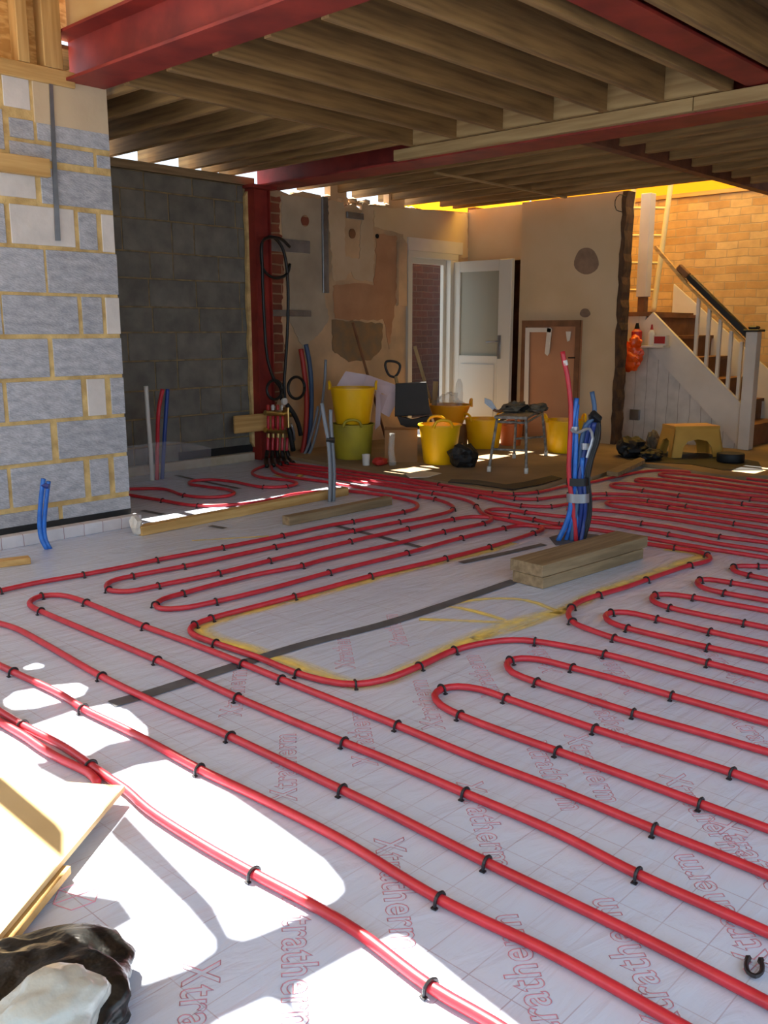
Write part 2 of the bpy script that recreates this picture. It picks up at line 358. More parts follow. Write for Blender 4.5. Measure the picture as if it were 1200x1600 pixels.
# sheet of printed words on the insulation boards
fc = bpy.data.curves.new('word', 'FONT'); fc.body = 'Xtratherm'; fc.size = 1; fc.fill_mode = 'NONE'; fc.bevel_depth = .012; fc.bevel_resolution = 0; fc.resolution_u = 3; fc.space_character = 1.08; fc.offset = .012
fo = bpy.data.objects.new('word', fc); C.objects.link(fo)
bpy.context.view_layer.update()
wm = bpy.data.meshes.new_from_object(fo.evaluated_get(bpy.context.evaluated_depsgraph_get()))
bpy.data.objects.remove(fo); bpy.data.curves.remove(fc)
xs = [v.co.x for v in wm.vertices]; ys = [v.co.y for v in wm.vertices]; x0, x1, y0, y1 = min(xs), max(xs), min(ys), max(ys)
for v in wm.vertices: v.co = ((v.co.x-x0)/(x1-x0), (v.co.y-y0)/(y1-y0), 0.0008 if v.co.z > 0 else 0.0002)
wm.materials.append(M_print)
def word(px, py, deg, flip=False, ln=.36, h=.066):
    p = fl(px, py); a = math.radians(deg); o = bpy.data.objects.new('printed_lettering', wm); C.objects.link(o); o.parent = floor
    o.location = (p.x, p.y, 0); o.rotation_euler = (0, 0, a); o.scale = (ln, h, 1); WL[o] = p
DN, UPA = -131, 49
for px, py, a in ((583, 1310, DN), (712, 1222, DN), (815, 1158, DN), (880, 1148, DN-4), (440, 1402, DN), (285, 1505, -128), (1105, 1282, DN), (1028, 1210, DN), (905, 1085, DN),
                  (902, 1665, UPA), (1225, 1520, UPA), (1085, 1625, UPA), (465, 1252, UPA), (592, 1197, UPA), (697, 1140, UPA), (787, 1090, UPA), (880, 1052, UPA), (1010, 1085, UPA),
                  (378, 1120, UPA), (556, 1045, UPA), (640, 1010, UPA), (1130, 1120, DN), (1180, 1068, UPA)):
    word(px, py, a)

bm = B(); c = fl(120, 1400); d_ = Vector((math.cos(math.radians(-131)), math.sin(math.radians(-131)), 0)); e_ = Vector((-d_.y, d_.x, 0))
hx = [c+d_*(.045*math.cos(t))+e_*(.045*math.sin(t))+Vector((0, 0, .0006)) for t in [PI*k/3 for k in range(7)]]
for a_, b_ in list(zip(hx, hx[1:]))+[(hx[1], hx[4]), (hx[2], hx[5])]: tube(bm, [a_, b_], .0012, 4, smooth=False)
mk('printed_mark', bm, M_print, floor, label='printed hexagon mark with a cross', origin=None)
# side / outer walls that close the place
bm = B(); box(bm, (9.0, -1.2, 0), (9.2, 7.2, 2.36)); mk('wall_right', bm, M_yb, kind='structure', origin=None)
bm = B(); box(bm, (4.9, -1.3, 0), (9.2, -1.2, 2.47)); mk('wall_front', bm, M_plaster, kind='structure', origin=None)  # unseen wall, added to keep sky light out of the far interior
bm = B(); box(bm, (5.4, 7.6, -.12), (10.5, 7.8, 2.3)); nb = mk('wall_neighbour', bm, M_db, kind='structure', origin=None)

# ---- near block wall (pier)
ZT = 2.25
def bquad(bm, x0, x1, z0, z1, Y, off, mi=0, g=.006):
    box(bm, (x0+g, Y-off+random.random()*.0035, z0+g), (x1-g, Y+.04, z1-g), .002, mi)
bm = B(); XR = onY(205, 806, YP).x-.005
box(bm, (.3, YP+.004, .04), (XR, YP+.2, ZT+.005))
pier = mk('wall_left', bm, M_mortar, kind='structure', origin=None)
rows = [  # (y top, y bottom at x=100 in the photo, [(x0, x1, pale?)])
 (392, 458, [(-60, 70, 0), (74, 190, 0)]), (463, 522, [(-60, 2, 0), (5, 122, 0), (129, 160, 0), (166, 192, 1)]),
 (529, 588, [(-60, 76, 0), (84, 194, 0)]), (594, 653, [(-60, 5, 0), (12, 128, 0), (137, 165, 1), (174, 197, 0)]),
 (659, 717, [(-60, 80, 0), (91, 200, 0)]), (723, 782, [(-60, 12, 0), (18, 132, 0), (142, 171, 0), (180, 203, 0)]),
 (790, 824, [(-60, 92, 0), (99, 206, 0)])]
up = [(2, 47, 96, 170, 1), (50, 173, 112, 203, 2), (-40, 7, 165, 232, 0), (13, 54, 184, 218, 0), (57, 174, 199, 229, 0), (14, 147, 227, 254, 0), (150, 176, 242, 265, 0),
      (-40, 57, 262, 308, 1), (63, 178, 267, 325, 0), (-40, 10, 314, 380, 0), (15, 118, 321, 385, 1), (122, 153, 331, 392, 0), (158, 184, 334, 396, 1)]
bA, bP, bY = B(), B(), B()
for yt, yb, L in rows:
    za, zb = onY(100, yt, YP).z, onY(100, yb, YP).z
    for a, b, k in L: bquad((bA, bP)[k], onY(a, (yt+yb)/2, YP).x, min(onY(b, (yt+yb)/2, YP).x, XR+.004), zb, za, YP, .004, g=0)
for a, b, yt, yb, k in up:
    xm = (a+b)/2
    bquad((bA, bP, bY)[k], onY(a, (yt+yb)/2, YP).x, min(onY(b, (yt+yb)/2, YP).x, XR+.004), onY(xm, yb, YP).z, onY(xm, yt, YP).z, YP, .004, g=.006)
for i in range(10):                       # the courses carry on beyond the left of the picture
    z = .07+i*.218; x = 1.72-(i % 2)*.2
    while x > .5: bquad(bA, x-.42, x, z, min(z+.205, ZT), YP, .004, g=.006); x -= .44
mk('grey_blocks', bA, M_block, pier, origin=None); mk('pale_blocks', bP, M_pale, pier, label='pale aerated blocks', origin=None)
mk('cream_block', bY, mat('cream_block', (206, 186, 154), (196, 176, 146), rough=.95, scale=4, bump=.3), pier, label='large cream block under the steel', origin=None)
bm = B(); box(bm, (.3, YP-.012, .055), (XR, YP+.02, .09)); mk('damp_proof_course', bm, M_black, pier, origin=None)
bm = B()
box(bm, (.3, YP-.085, 0), (XR+.02, YP-.02, .062), .004)
mk('trim_1', bm, brickmat('edge_strip', (206, 204, 208), (196, 192, 196), (150, 120, 124), 'X', bw=.11, bh=.3, mort=.004, bump=.05), kind='structure', origin=None)
bm = B(); box(bm, (3.1, YB-.075, 0), (4.75, YB-.02, .07), .004)
mk('trim_2', bm, mat('edge_foam', (186, 176, 158), (170, 156, 132), rough=.6), kind='structure', origin=None)

# ---- recess: grey block wall
bm = B(); box(bm, (2.4, YB+.004, 0), (4.962, YB+.1, 2.19)); gw = mk('wall_recess', bm, M_gmortar, kind='structure', origin=None)
bm = B(); zs = [-.02, .2, .41, .62, .84, 1.05, 1.235, 1.44, 1.63, 1.86, 2.06, 2.19]
for i in range(len(zs)-1):
    x = 2.4-(i % 2)*.2
    while x < 4.74:
        wd = .42 if random.random() > .12 else .2
        a, b = max(x, 2.42), min(x+wd, 4.77)
        if b-a > .03: box(bm, (a+.006, YB-.003, max(zs[i]+.006, .005)), (b-.006, YB+.05, zs[i+1]-.006), .003)
        x += wd
mk('grey_blocks', bm, M_gblock, gw, origin=None)
bm = B(); box(bm, (2.4, YB-.01, 2.195), (4.875, YB+.1, 2.255)); mk('wall_plate', bm, plankw('x'), label='timber wall plate on top of the grey block wall below the joist ends', cat='timber')
bm = B(); box(bm, (2.38, YP+.2, 0), (2.5, YB+.1, 2.19)); mk('wall_return', bm, M_gblock, kind='structure', origin=None)
bm = B(); box(bm, (4.05, YB-.012, .07), (4.78, YB-.004, .13)); mk('trim_3', bm, M_black, kind='structure', origin=None)

# ---- back plastered wall
bm = B(); DX0, DX1, DZ = 6.74, 7.42, 1.80
top = [(4.965, 2.17), (5.1, 2.2), (5.25, 2.17), (5.4, 2.21), (5.6, 2.2), (5.75, 2.15), (5.9, 2.13), (6.0, 2.17), (6.1, 2.12), (6.22, 2.18), (6.4, 2.19), (6.6, 2.2), (6.9, 2.2), (7.2, 2.22), (7.62, 2.24)]
pts = [(4.965, 0), (DX0, 0), (DX0, DZ), (DX1, DZ), (DX1, 0), (7.7, 0), (7.7, 2.24)]+top[::-1][1:]
def wall_poly(bm, pts, Y, th, holes=[]):
    vs = [Vector((p[0], p[1])) for p in pts]; es = [(i, (i+1) % len(vs)) for i in range(len(vs))]
    r = delaunay_2d_cdt(vs, es, [], 1, 1e-4); V = [bm.verts.new((v.x, Y, v.y)) for v in r[0]]
    fs = [bm.faces.new([V[i] for i in f]) for f in r[2] if inpoly(sum(r[0][i].x for i in f)/len(f), sum(r[0][i].y for i in f)/len(f), pts)]
    for v in [v for v in V if not v.link_faces]: bm.verts.remove(v)
    g = bmesh.ops.extrude_face_region(bm, geom=fs)
    for e in g['geom']:
        if isinstance(e, bmesh.types.BMVert): e.co.y += th
wall_poly(bm, pts, YB, .1)
bw = mk('wall_back', bm, M_oldpl, kind='structure', origin=None)
def patch(name, px, m, lift=.006, label=None):
    """a layer of plaster (outline in photo points) standing proud of the back wall"""
    q = []
    for i in range(len(px)):
        a, c = px[i], px[(i+1) % len(px)]; k = max(1, int(math.dist(a, c)/5))
        for j in range(k): q.append((a[0]+(c[0]-a[0])*j/k+(random.random()-.5)*2.6, a[1]+(c[1]-a[1])*j/k+(random.random()-.5)*2.6))
    b = B(); prism(b, [onY(x, y, YB-lift) for x, y in q], (0, lift, 0)); return mk(name, b, m, bw, label=label, origin=None)
patch('exposed_brick', [(409, 306), (438, 308), (436, 365), (444, 372), (443, 420), (440, 500), (446, 560), (440, 612), (428, 640), (412, 640)], M_rb, .004, 'strip of exposed red brick')
M_gpl = mat('grey_plaster', (176, 162, 140), (150, 138, 120), rough=.95, scale=3, bump=.2)
patch('plaster_patch', [(440, 306), (506, 310), (506, 455), (514, 500), (500, 520), (474, 545), (452, 500), (446, 420), (441, 372)], M_gpl, .005, 'grey undercoat plaster')
patch('plaster_patch', [(512, 312), (538, 316), (540, 400), (562, 405), (566, 318), (583, 322), (585, 410), (583, 441), (555, 436), (548, 424), (540, 436), (521, 439), (518, 400)], mat('white_plaster', (196, 176, 148), (182, 160, 130), rough=.9, scale=3), .008, 'paler plaster around the old vent')
patch('plaster_patch', [(583, 322), (730, 334), (731, 402), (716, 404), (640, 396), (637, 386), (629, 366), (612, 362), (586, 354)], M_plaster, .007, 'smooth cream plaster over the doorway')
patch('plaster_patch', [(588, 365), (620, 368), (619, 470), (608, 545), (600, 500), (540, 500), (523, 497), (521, 446), (556, 442), (584, 446), (587, 410)], mat('pink_plaster', (176, 134, 100), (160, 118, 86), rough=.95, scale=4), .005, 'pinkish plaster')
patch('plaster_patch', [(520, 500), (560, 502), (598, 506), (596, 545), (580, 562), (545, 565), (520, 548)], mat('stained_plaster', (140, 110, 76), (120, 104, 82), rough=.95, scale=9, bump=.4), .008, 'stained rough plaster with adhesive marks')
for (cx, cy, r, m) in ((477, 345, 9, M_rb), (551, 365, 8, M_dbrown), (590, 369, 4, M_dark)):
    b = B(); c = onY(cx, cy, YB-.012); lathe_pts = [c+Vector((math.cos(a)*r/205, 0, math.sin(a)*r/190)) for a in [2*PI*i/16 for i in range(16)]]; prism(b, lathe_pts, (0, .01, 0)); mk('old_pipe_hole', b, m, bw, origin=None)
for (x0, y0, x1, y1) in ((503, 308, 510, 458), (418, 377, 482, 392), (418, 485, 484, 494), (540, 334, 566, 341), (619, 380, 634, 478)):
    a, c = onY(x0, y1, YB), onY(x1, y0, YB); xm = (x0+x1)/2
    b = B(); box(b, (a.x, YB-.022, a.z), (c.x, YB-.002, c.z), .002); box(b, (a.x+.004, YB-.03, a.z+.01), (a.x+.01, YB-.02, c.z-.01))
    mk('metal_channel', b, M_metal if x0 < 600 else M_oldpl, bw, origin=None)
# rubble on the wall head
bm = B()
for i in range(70):
    x = 4.98+random.random()*2.5; s = .02+random.random()*.03
    blob(bm, (x, YB+.03+random.random()*.04, 2.15+random.random()*.03), (s, s, s*.7), seed=i, sub=1)
mk('wall_rubble', bm, M_oldpl, bw, kind='stuff', origin=None)
for a, b_ in ((5.75, 5.95), (6.5, 6.72)):
    bm = B(); box(bm, (a, YB+.03, 2.17), (b_, YB+.1, 2.42)); mk('infill_brick', bm, M_oldpl, bw, origin=None)

# doorway in the back wall
bm = B(); f = .05
box(bm, (DX0-.03, YB-.03, 0), (DX0+.03, YB+.03, DZ-.05)); box(bm, (DX1-.07, YB-.03, 0), (DX1+.05, YB+.03, DZ-.05)); box(bm, (DX0-.03, YB-.03, DZ-.049), (DX1+.05, YB+.03, DZ+.01)); box(bm, (DX1-.11, YB+.031, 0), (DX1-.03, YB+.07, DZ-.05)); box(bm, (DX0+.03, YB+.031, 0), (DX0+.06, YB+.07, DZ-.05)); box(bm, (DX0+.06, YB+.031, DZ-.1), (DX1-.11, YB+.07, DZ-.049))
dr = mk('door_1', bm, M_upvc, kind='structure', origin=None)
bm = B(); box(bm, (DX0-.03, YB-.03, DZ+.012), (DX1+.12, YB-.008, DZ+.13)); mk('door_head', bm, M_white, dr, origin=None)
# second doorway and door leaf in the return wall
XW = 7.66
bm = B(); box(bm, (XW, 5.26, 1.742), (XW+.1, 5.998, 2.26)); box(bm, (XW, 5.9, 0), (XW+.1, 5.998, 1.741)); mk('wall_return', bm, M_plaster, kind='structure', origin=None)
bm = B(); box(bm, (8.4, 5.0, 0), (8.5, 6.5, 2.3)); box(bm, (7.77, 6.0, 0), (8.39, 6.1, 2.3)); box(bm, (7.77, 5.0, 0), (8.39, 5.08, 2.3)); box(bm, (7.77, 5.09, 1.75), (8.39, 5.99, 1.8)); mk('wall_cupboard', bm, M_dbrown, kind='structure', origin=None)
bm = B(); XL = 7.40; y0, y1 = 5.26, 5.98; z1 = 1.735
py0, py1 = onX(778, 490, XL).y, onX(718, 490, XL).y; pz0, pz1 = onX(750, 556, XL).z, onX(750, 424, XL).z
box(bm, (XL, y0, .03), (XL+.05, py0, z1), .004); box(bm, (XL, py1, .03), (XL+.05, y1, z1), .004); box(bm, (XL+.001, py0, pz1), (XL+.049, py1, z1-.001)); box(bm, (XL+.001, py0, .031), (XL+.049, py1, pz0))
d2 = mk('door_2', bm, M_upvc, kind='structure', origin=None)
bm = B(); box(bm, (XL-.008, py0+.03, .1), (XL+.002, py1-.03, pz0-.08), .004); mk('door_panel', bm, M_upvc, d2, origin=None)
bm = B(); box(bm, (XL+.02, py0-.01, pz0-.01), (XL+.03, py1+.01, pz1+.01)); mk('glass_pane', bm, M_frost, d2, label='frosted glass pane', origin=None)
bm = B(); hp = onX(780, 545, XL); box(bm, (XL-.012, hp.y-.018, hp.z-.1), (XL, hp.y+.018, hp.z+.13), .004); tube(bm, [(XL-.01, hp.y, hp.z+.07), (XL-.05, hp.y+.005, hp.z+.07), (XL-.055, hp.y+.12, hp.z+.065)], .009)
mk('door_handle', bm, M_metal, d2, label='chrome lever handle', origin=None, smooth=True)

# ---- plaster chimney wall facing the camera
X2 = 7.55; ya, yb_ = onX(962, 600, X2).y, onX(813, 420, X2).y
bm = B(); box(bm, (X2, ya, 0), (X2+.11, yb_, 2.26)); w2 = mk('wall_chimney', bm, M_plaster, kind='structure', origin=None)
bm = B(); n = 34; ring = []
for side in (0, 1):
    for i in range(n+1):
        z = 2.26*i/n; j = .012*math.sin(i*2.1)+.014*random.random()
        ring.append((X2-.006 if side == 0 else X2+.13, ya-.012-j if side == 0 else ya-.02-.4*j, z))
a = [bm.verts.new(p) for p in ring[:n+1]]; c = [bm.verts.new(p) for p in ring[n+1:]]
a2 = [bm.verts.new((X2-.006, ya+.012+.018*random.random(), v.co.z)) for v in a]; c2 = [bm.verts.new((X2+.13, ya+.03, v.co.z)) for v in a]
for i in range(n):
    bm.faces.new((a[i], a[i+1], c[i+1], c[i])); bm.faces.new((a2[i], a2[i+1], a[i+1], a[i])); bm.faces.new((c[i], c[i+1], c2[i+1], c2[i]))
mk('broken_edge', bm, mat('broken_wall_edge', (92, 66, 44), (64, 46, 32), rough=.95, scale=16, bump=.7, stretch=(1, 1, .5)), w2, label='dark rough broken wall end', origin=None)
for cx, cy, rx, ry in ((916, 408, 19, 21), (914, 489, 8, 7)):
    b = B(); k = at((X2, (ya+yb_)/2, 0)); pts = [onX(cx+rx*math.cos(t)*(1+.08*math.sin(3*t)), cy+ry*math.sin(t), X2-.004) for t in [2*PI*i/22 for i in range(22)]]
    prism(b, pts, (.006, 0, 0)); mk('bare_spot', b, M_stain, w2, origin=None)
fr = root('fireplace_board', (X2-.02, onX(860, 600, X2).y, .03), 'brown board in a stained frame leaning over the old fireplace opening', 'board')
k0 = lambda x, y: onX(x, y, X2-.02)
L0, R0 = k0(815, 600).y, k0(905, 600).y; T0 = k0(860, 501).z
b = B(); box(b, (X2-.03, R0, .03), (X2-.003, L0, T0)); mk('panel', b, M_brown, fr)
b = B()
box(b, (X2-.045, L0-.05, .03), (X2-.03, L0, T0)); box(b, (X2-.045, R0, .03), (X2-.03, R0+.05, T0)); box(b, (X2-.046, R0, T0-.055), (X2-.0305, L0, T0+.003)); mk('frame', b, M_dbrown, fr)
def strip(px, nm, m=M_white):
    b = B(); prism(b, [onX(x, y, X2-.052) for x, y in px], (.008, 0, 0)); mk(nm, b, m, fr)
strip([(821, 512), (861, 512), (861, 519), (827, 519), (825, 640), (818, 640)], 'white_trim'); strip([(855, 512), (862, 514), (858, 552), (855, 556), (851, 552)], 'white_trim'); strip([(884, 518), (892, 518), (890, 532), (886, 534)], 'white_trim')
b = B(); p = onX(888, 559, X2-.06); tube(b, [p, p+Vector((0, -.07, .002))], .006); mk('latch', b, M_dark, fr)
b = B(); p = onX(972, 325, X2-.02); tube(b, [onX(x, y, X2-.03) for x, y in ((978, 307), (968, 304), (961, 314), (963, 328), (972, 331))], .004)
mk('cable', b, M_rubber, label='thin cable looped at the head of the chimney wall by the stairwell', cat='cable')

# ---- raised old floor (slab) behind the pipes
edge = [(505, 722), (560, 733), (640, 744), (700, 753), (760, 764), (800, 768), (850, 758), (885, 748), (925, 745), (960, 733), (990, 722), (1040, 728), (1100, 738), (1150, 745), (1210, 742)]
E2 = [fl(x, y, .03) for x, y in edge]; bm = B()
poly = [(p.x, p.y) for p in E2]+[(7.1, 1.0), (7.2, -1.2), (9.0, -1.2), (9.0, 7.2), (7.5, 7.2), (7.5, 6.0), (5.2, 6.0), (5.0, 5.95)]
slab_with_holes(bm, poly, [], .001, .029); sl = mk('floor', bm, M_slab, kind='structure', origin=None); sl.name = 'floor_old_boards'

# ================================================================ CEILING
bm = B()
hole = [(6.98, 4.12), (7.32, 4.12), (7.32, 4.33), (6.98, 4.30)]; h2 = [(6.75, 5.72), (7.05, 5.72), (7.05, 5.86), (6.75, 5.86)]  # slots added in the unseen deck to drop sun spots on the floor
slab_with_holes(bm, [(2.62, -1.4), (7.46, -1.4), (7.46, 5.99), (2.45, 5.99), (2.45, 4.6), (2.62, 4.6)], [hole, h2], 2.47, .02)
slab_with_holes(bm, [(7.46, -1.4), (9.2, -1.4), (9.2, 3.2), (7.46, 3.2)], [], 2.47, .02)
mk('ceiling', bm, wood('floor_boards', (150, 118, 76), (120, 92, 58), 'x'), kind='structure', origin=None)
# unseen roof added to shape sun; openings projected back from the floor's sun patches
def bp(px, z, zr=2.75):
    out = []
    for x, y in px:
        p = fl(x, y, z); t = (zr-z); out.append((p.x+.11*t, p.y+.645*t))
    return out
RZ = 2.75
holes = [bp(h, z) for z, h in (
 (0, [(155, 1207), (205, 1188), (252, 1180), (285, 1197), (340, 1228), (410, 1275), (500, 1340), (531, 1378), (533, 1392), (520, 1405), (470, 1430), (400, 1460), (378, 1467), (352, 1460), (322, 1400), (252, 1328), (188, 1262), (160, 1240)]),
 (0, [(100, 1300), (150, 1284), (216, 1345), (276, 1402), (332, 1468), (332, 1484), (296, 1510), (225, 1535), (205, 1530), (130, 1462), (165, 1440), (200, 1420), (190, 1405), (150, 1398), (100, 1392)]),
 (0, [(90, 1500), (118, 1482), (182, 1545), (182, 1556), (160, 1558), (125, 1535)]),
 (0, [(445, 1522), (530, 1476), (598, 1445), (614, 1449), (700, 1520), (820, 1612), (900, 1690), (650, 1700), (480, 1590), (442, 1550)]),
 (0, [(275, 1610), (330, 1572), (400, 1541), (424, 1550), (470, 1600), (540, 1680), (330, 1720)]),
 (0, [(10, 1140), (40, 1128), (110, 1104), (160, 1094), (190, 1104), (226, 1136), (228, 1150), (200, 1155), (165, 1163), (135, 1180), (75, 1160), (70, 1190), (40, 1193), (-80, 1170), (-80, 1120)]),
 (0, [(34, 1037), (50, 1031), (67, 1036), (65, 1043), (45, 1046), (35, 1043)]),
 (.042, [(-60, 1150), (20, 1150), (90, 1185), (188, 1232), (120, 1312), (-60, 1160)]), (.042, [(-60, 1205), (98, 1338), (0, 1462), (-60, 1520)]),
 (0, [(3, 1087), (20, 1075), (80, 1065), (115, 1062), (136, 1073), (128, 1086), (95, 1096), (55, 1106), (22, 1108), (6, 1100)]),
)]
bm = B(); slab_with_holes(bm, [(-2.2, -.9), (2.5, -.9), (2.6, 4.75), (-2.2, 4.75)], holes, RZ, .06)
mk('ceiling', bm, M_osb, kind='structure', origin=None).name = 'ceiling_sun_cutouts'

# steel beams
bm = B(); ibeam(bm, 2.45, 2.67, -1.2, 4.60, 2.28, 2.52); mk('steel_beam', bm, M_red, label='nearest red steel beam, bearing on the near block wall at the upper left', cat='beam')
bm = B(); ibeam(bm, 4.88, 5.15, -1.2, 6.12, 2.19, 2.455); mk('steel_beam', bm, M_red, label='long red steel beam across the middle of the ceiling with a pale timber on its side', cat='beam')
bm = B(); ibeam(bm, 2.68, 4.87, 1.86, 2.03, 2.275, 2.46, axis='x'); mk('steel_beam', bm, M_red, label='short red steel beam between the near joists at the upper right', cat='beam')
st = root('steel_post', (4.86, 5.98, 0), 'dark red steel post where the grey block wall meets the stripped plaster', 'post')
bm = B(); box(bm, (4.78, 5.88, .005), (4.79, 5.994, 2.163)); box(bm, (4.785, 5.93, .006), (4.96, 5.945, 2.162)); box(bm, (4.95, 5.9, .005), (4.96, 5.994, 2.163)); mk('section', bm, M_red, st)
bm = B(); box(bm, (4.75, 5.86, 2.165), (5.0, 5.985, 2.189)); mk('cap_plate', bm, M_red, st)
bm = B(); pts = []
for i in range(24):
    z = .15+i*.085; pts.append((4.775-.012-.02*random.random(), z))
wall_poly(bm, [(4.785, .1), (4.785, 2.15)]+[(a, b) for a, b in pts[::-1]], 5.96, .03); mk('foam_bead', bm, M_mortar, st, label='ragged mortar bead down its left edge')
# nailers
for y0, y1, t in ((2.31, 4.44, 'pale timber fixed along the middle steel beam, longer left piece'), (-.6, 2.305, 'pale timber fixed along the middle steel beam, right piece past the butt joint')):
    bm = B(); box(bm, (4.83, y0, 2.2), (4.876, y1, 2.268), .002); mk('nailer_timber', bm, paleW('y'), label=t, cat='timber')
# near-bay joists
JY = [4.24, 3.87, 3.51, 3.15, 2.80, 2.46, 2.11, 1.77, 1.41, 1.05]
names = ['first near-bay ceiling joist, farthest from the camera, trimming the recess', 'second near-bay ceiling joist out from the recess', 'third near-bay ceiling joist out from the recess', 'fourth near-bay ceiling joist out from the recess', 'fifth near-bay ceiling joist out from the recess', 'sixth near-bay ceiling joist out from the recess', 'near-bay ceiling joist just left of the short red beam', 'near-bay ceiling joist just right of the short red beam', 'second ceiling joist right of the short red beam, mostly cut off', 'third ceiling joist right of the short red beam, at the frame edge']
for y, n in zip(JY, names):
    bm = B(); box(bm, (2.672, y, 2.27), (4.868, y+.045, 2.468), .002); mk('ceiling_joist', bm, joistw('x'), label=n, cat='joist', group='near-bay ceiling joists')
for i in range(6):
    bm = B(); box(bm, (4.80, JY[i+1]+.047, 2.272), (4.84, JY[i]-.002, 2.44)); mk('noggin', bm, paleW('y'), label='pale blocking timber between the '+['first and second', 'second and third', 'third and fourth', 'fourth and fifth', 'fifth and sixth', 'sixth and seventh'][i]+' near-bay joists at the middle beam', cat='noggin', group='blocking between near-bay joists')
# recess joists
for x, n in ((2.75, 'leftmost'), (3.02, 'second'), (3.32, 'third'), (3.64, 'fourth'), (3.98, 'fifth'), (4.34, 'sixth'), (4.55, 'seventh'), (4.72, 'eighth')):
    bm = B(); box(bm, (x-.022, JY[0]+.047, 2.27), (x+.022, 6.22, 2.468), .002); mk('ceiling_joist', bm, joistw('y'), label=n+' joist from the left of those running over the grey block recess wall', cat='joist', group='joists over the recess')
# far-bay joists
FX = [5.22, 5.53, 5.86, 6.20, 6.55, 6.90, 7.22, 7.42]
for i, x in enumerate(FX):
    bm = B(); box(bm, (x-.022, 3.31, 2.25), (x+.022, 6.2 if x < 7 else 6.0, 2.448), .002)
    mk('ceiling_joist', bm, joistw('y'), label=['first', 'second', 'third', 'fourth', 'fifth', 'sixth', 'seventh', 'last'][i]+' far-bay joist beyond the middle steel beam, running towards the doorway wall', cat='joist', group='far-bay joists')
for i, x in enumerate([5.36, 5.72, 6.08, 6.44, 6.8, 7.16, 7.52, 7.9]):
    bm = B(); box(bm, (x-.022, -.9, 2.26), (x+.022, 3.22, 2.455), .002)
    mk('ceiling_joist', bm, joistw('y'), label=['first', 'second', 'third', 'fourth', 'fifth', 'sixth', 'seventh', 'eighth'][i]+' joist right of the brown trimmer, counted from the middle beam', cat='joist', group='joists right of the trimmer')
bm = B(); box(bm, (5.16, 3.225, 2.235), (8.98, 3.305, 2.249)); box(bm, (5.16, 3.225, 2.25), (8.98, 3.237, 2.44)); mk('trimmer_angle', bm, mat('rusty_trimmer', (120, 76, 54), (96, 58, 42), rough=.7), label='long brown steel angle trimming the stairwell ceiling opening', cat='beam')
bm = B(); box(bm, (5.6, 4.70, 2.236), (7.44, 4.73, 2.249)); mk('batten', bm, paleW('x'), label='thin pale batten nailed across the undersides of the far-bay joists', cat='batten')
# timber and strand board over the near wall
bm = B(); box(bm, (.4, YP-.02, 2.252), (2.5, YP+.1, 2.325), .003); mk('wall_plate', bm, pinew('x'), label='timber plate lying on top of the near grey block wall', cat='timber')
bm = B(); box(bm, (1.86, YP+.06, 2.327), (2.445, YP+.08, 2.95)); box(bm, (2.446, YP+.135, 2.53), (2.75, YP+.15, 2.95)); mk('strand_board', bm, M_osb, label='strand board sheet behind the studs above the near block wall', cat='board')
bm = B(); box(bm, (2.5, -.8, 2.523), (2.52, 4.5, 3.0)); mk('strand_board', bm, mat('plywood', (212, 176, 118), (196, 158, 100), rough=.7, scale=2, bump=.05), label='pale board upstand standing on the nearest red steel beam', cat='board')
for (a, b_, t) in ((24, 42, 'wide'), (64, 93, 'pale')):
    xa, xb = onY(a, 60, YP).x, onY(b_, 60, YP).x
    bm = B(); box(bm, (xa, YP-.02, 2.327), (xb, YP+.058, 2.98), .003); mk('wall_stud', bm, pinew('z'), label={'wide': 'left of two timber studs above the near block wall', 'pale': 'right pale timber stud beside the end of the nearest steel beam'}[t], cat='stud')
bm = B(); pts = [onY(x, y, YP-.014) for x, y in ((76, 96), (81, 96), (95, 376), (87, 376))]; prism(bm, pts, (0, .006, 0)); s = mk('metal_strap', bm, M_metal, label='galvanised strap hanging down the face of the near block wall', cat='strap')
bm = B(); a, c = onY(0, 257, YP-.01), onY(72, 250, YP-.01); box(bm, (a.x-.3, YP-.05, a.z-.035), (c.x, YP-.006, c.z-.0), .002); mk('fixing_batten', bm, pinew('x'), label='short timber batten fixed to the near block wall at the left frame edge', cat='batten')

# stairwell roof: tarpaulin over open joists
bm = B(); nx, ny = 14, 22; g = []
for i in range(nx+1):
    g.append([bm.verts.new((7.45+1.95*i/nx, 3.1+3.4*j/ny, 3.25+.06*math.sin(i*.9)*math.cos(j*.7)+.25*(i/nx))) for j in range(ny+1)])
for i in range(nx):
    for j in range(ny): bm.faces.new((g[i][j], g[i+1][j], g[i+1][j+1], g[i][j+1]))
tarp = mk('tarpaulin', bm, M_tarp, label='yellow tarpaulin glowing over the open stairwell', cat='tarpaulin', smooth=2)
for p, q in (((9.21, 3.1, 2.3), (9.214, 6.3, 3.44)), ((6.95, 6.32, 2.2), (9.21, 6.324, 3.4))):
    bm = B(); box(bm, p, q); mk('glow_sheet', bm, M_tarp, tarp)  # added sheets, backlit by the sun so the ceiling gaps glow yellow
for k, y in enumerate((3.75, 4.4, 5.05)):
    bm = B(); box(bm, (7.48, y, 2.62), (9.15, y+.045, 2.78)); mk('roof_timber', bm, pinew('x'), label=('nearest', 'middle', 'farthest')[k]+' timber crossing under the yellow tarpaulin', cat='timber', group='timbers under the tarpaulin')
bm = B(); box(bm, (8.99, 3.31, 2.36), (9.1, 3.62, 2.46)); box(bm, (8.98, 3.31, 2.362), (9.12, 6.2, 2.40)); mk('wall_plate', bm, pinew('y'), label='timber plate along the top of the yellow brick stair wall', cat='timber')

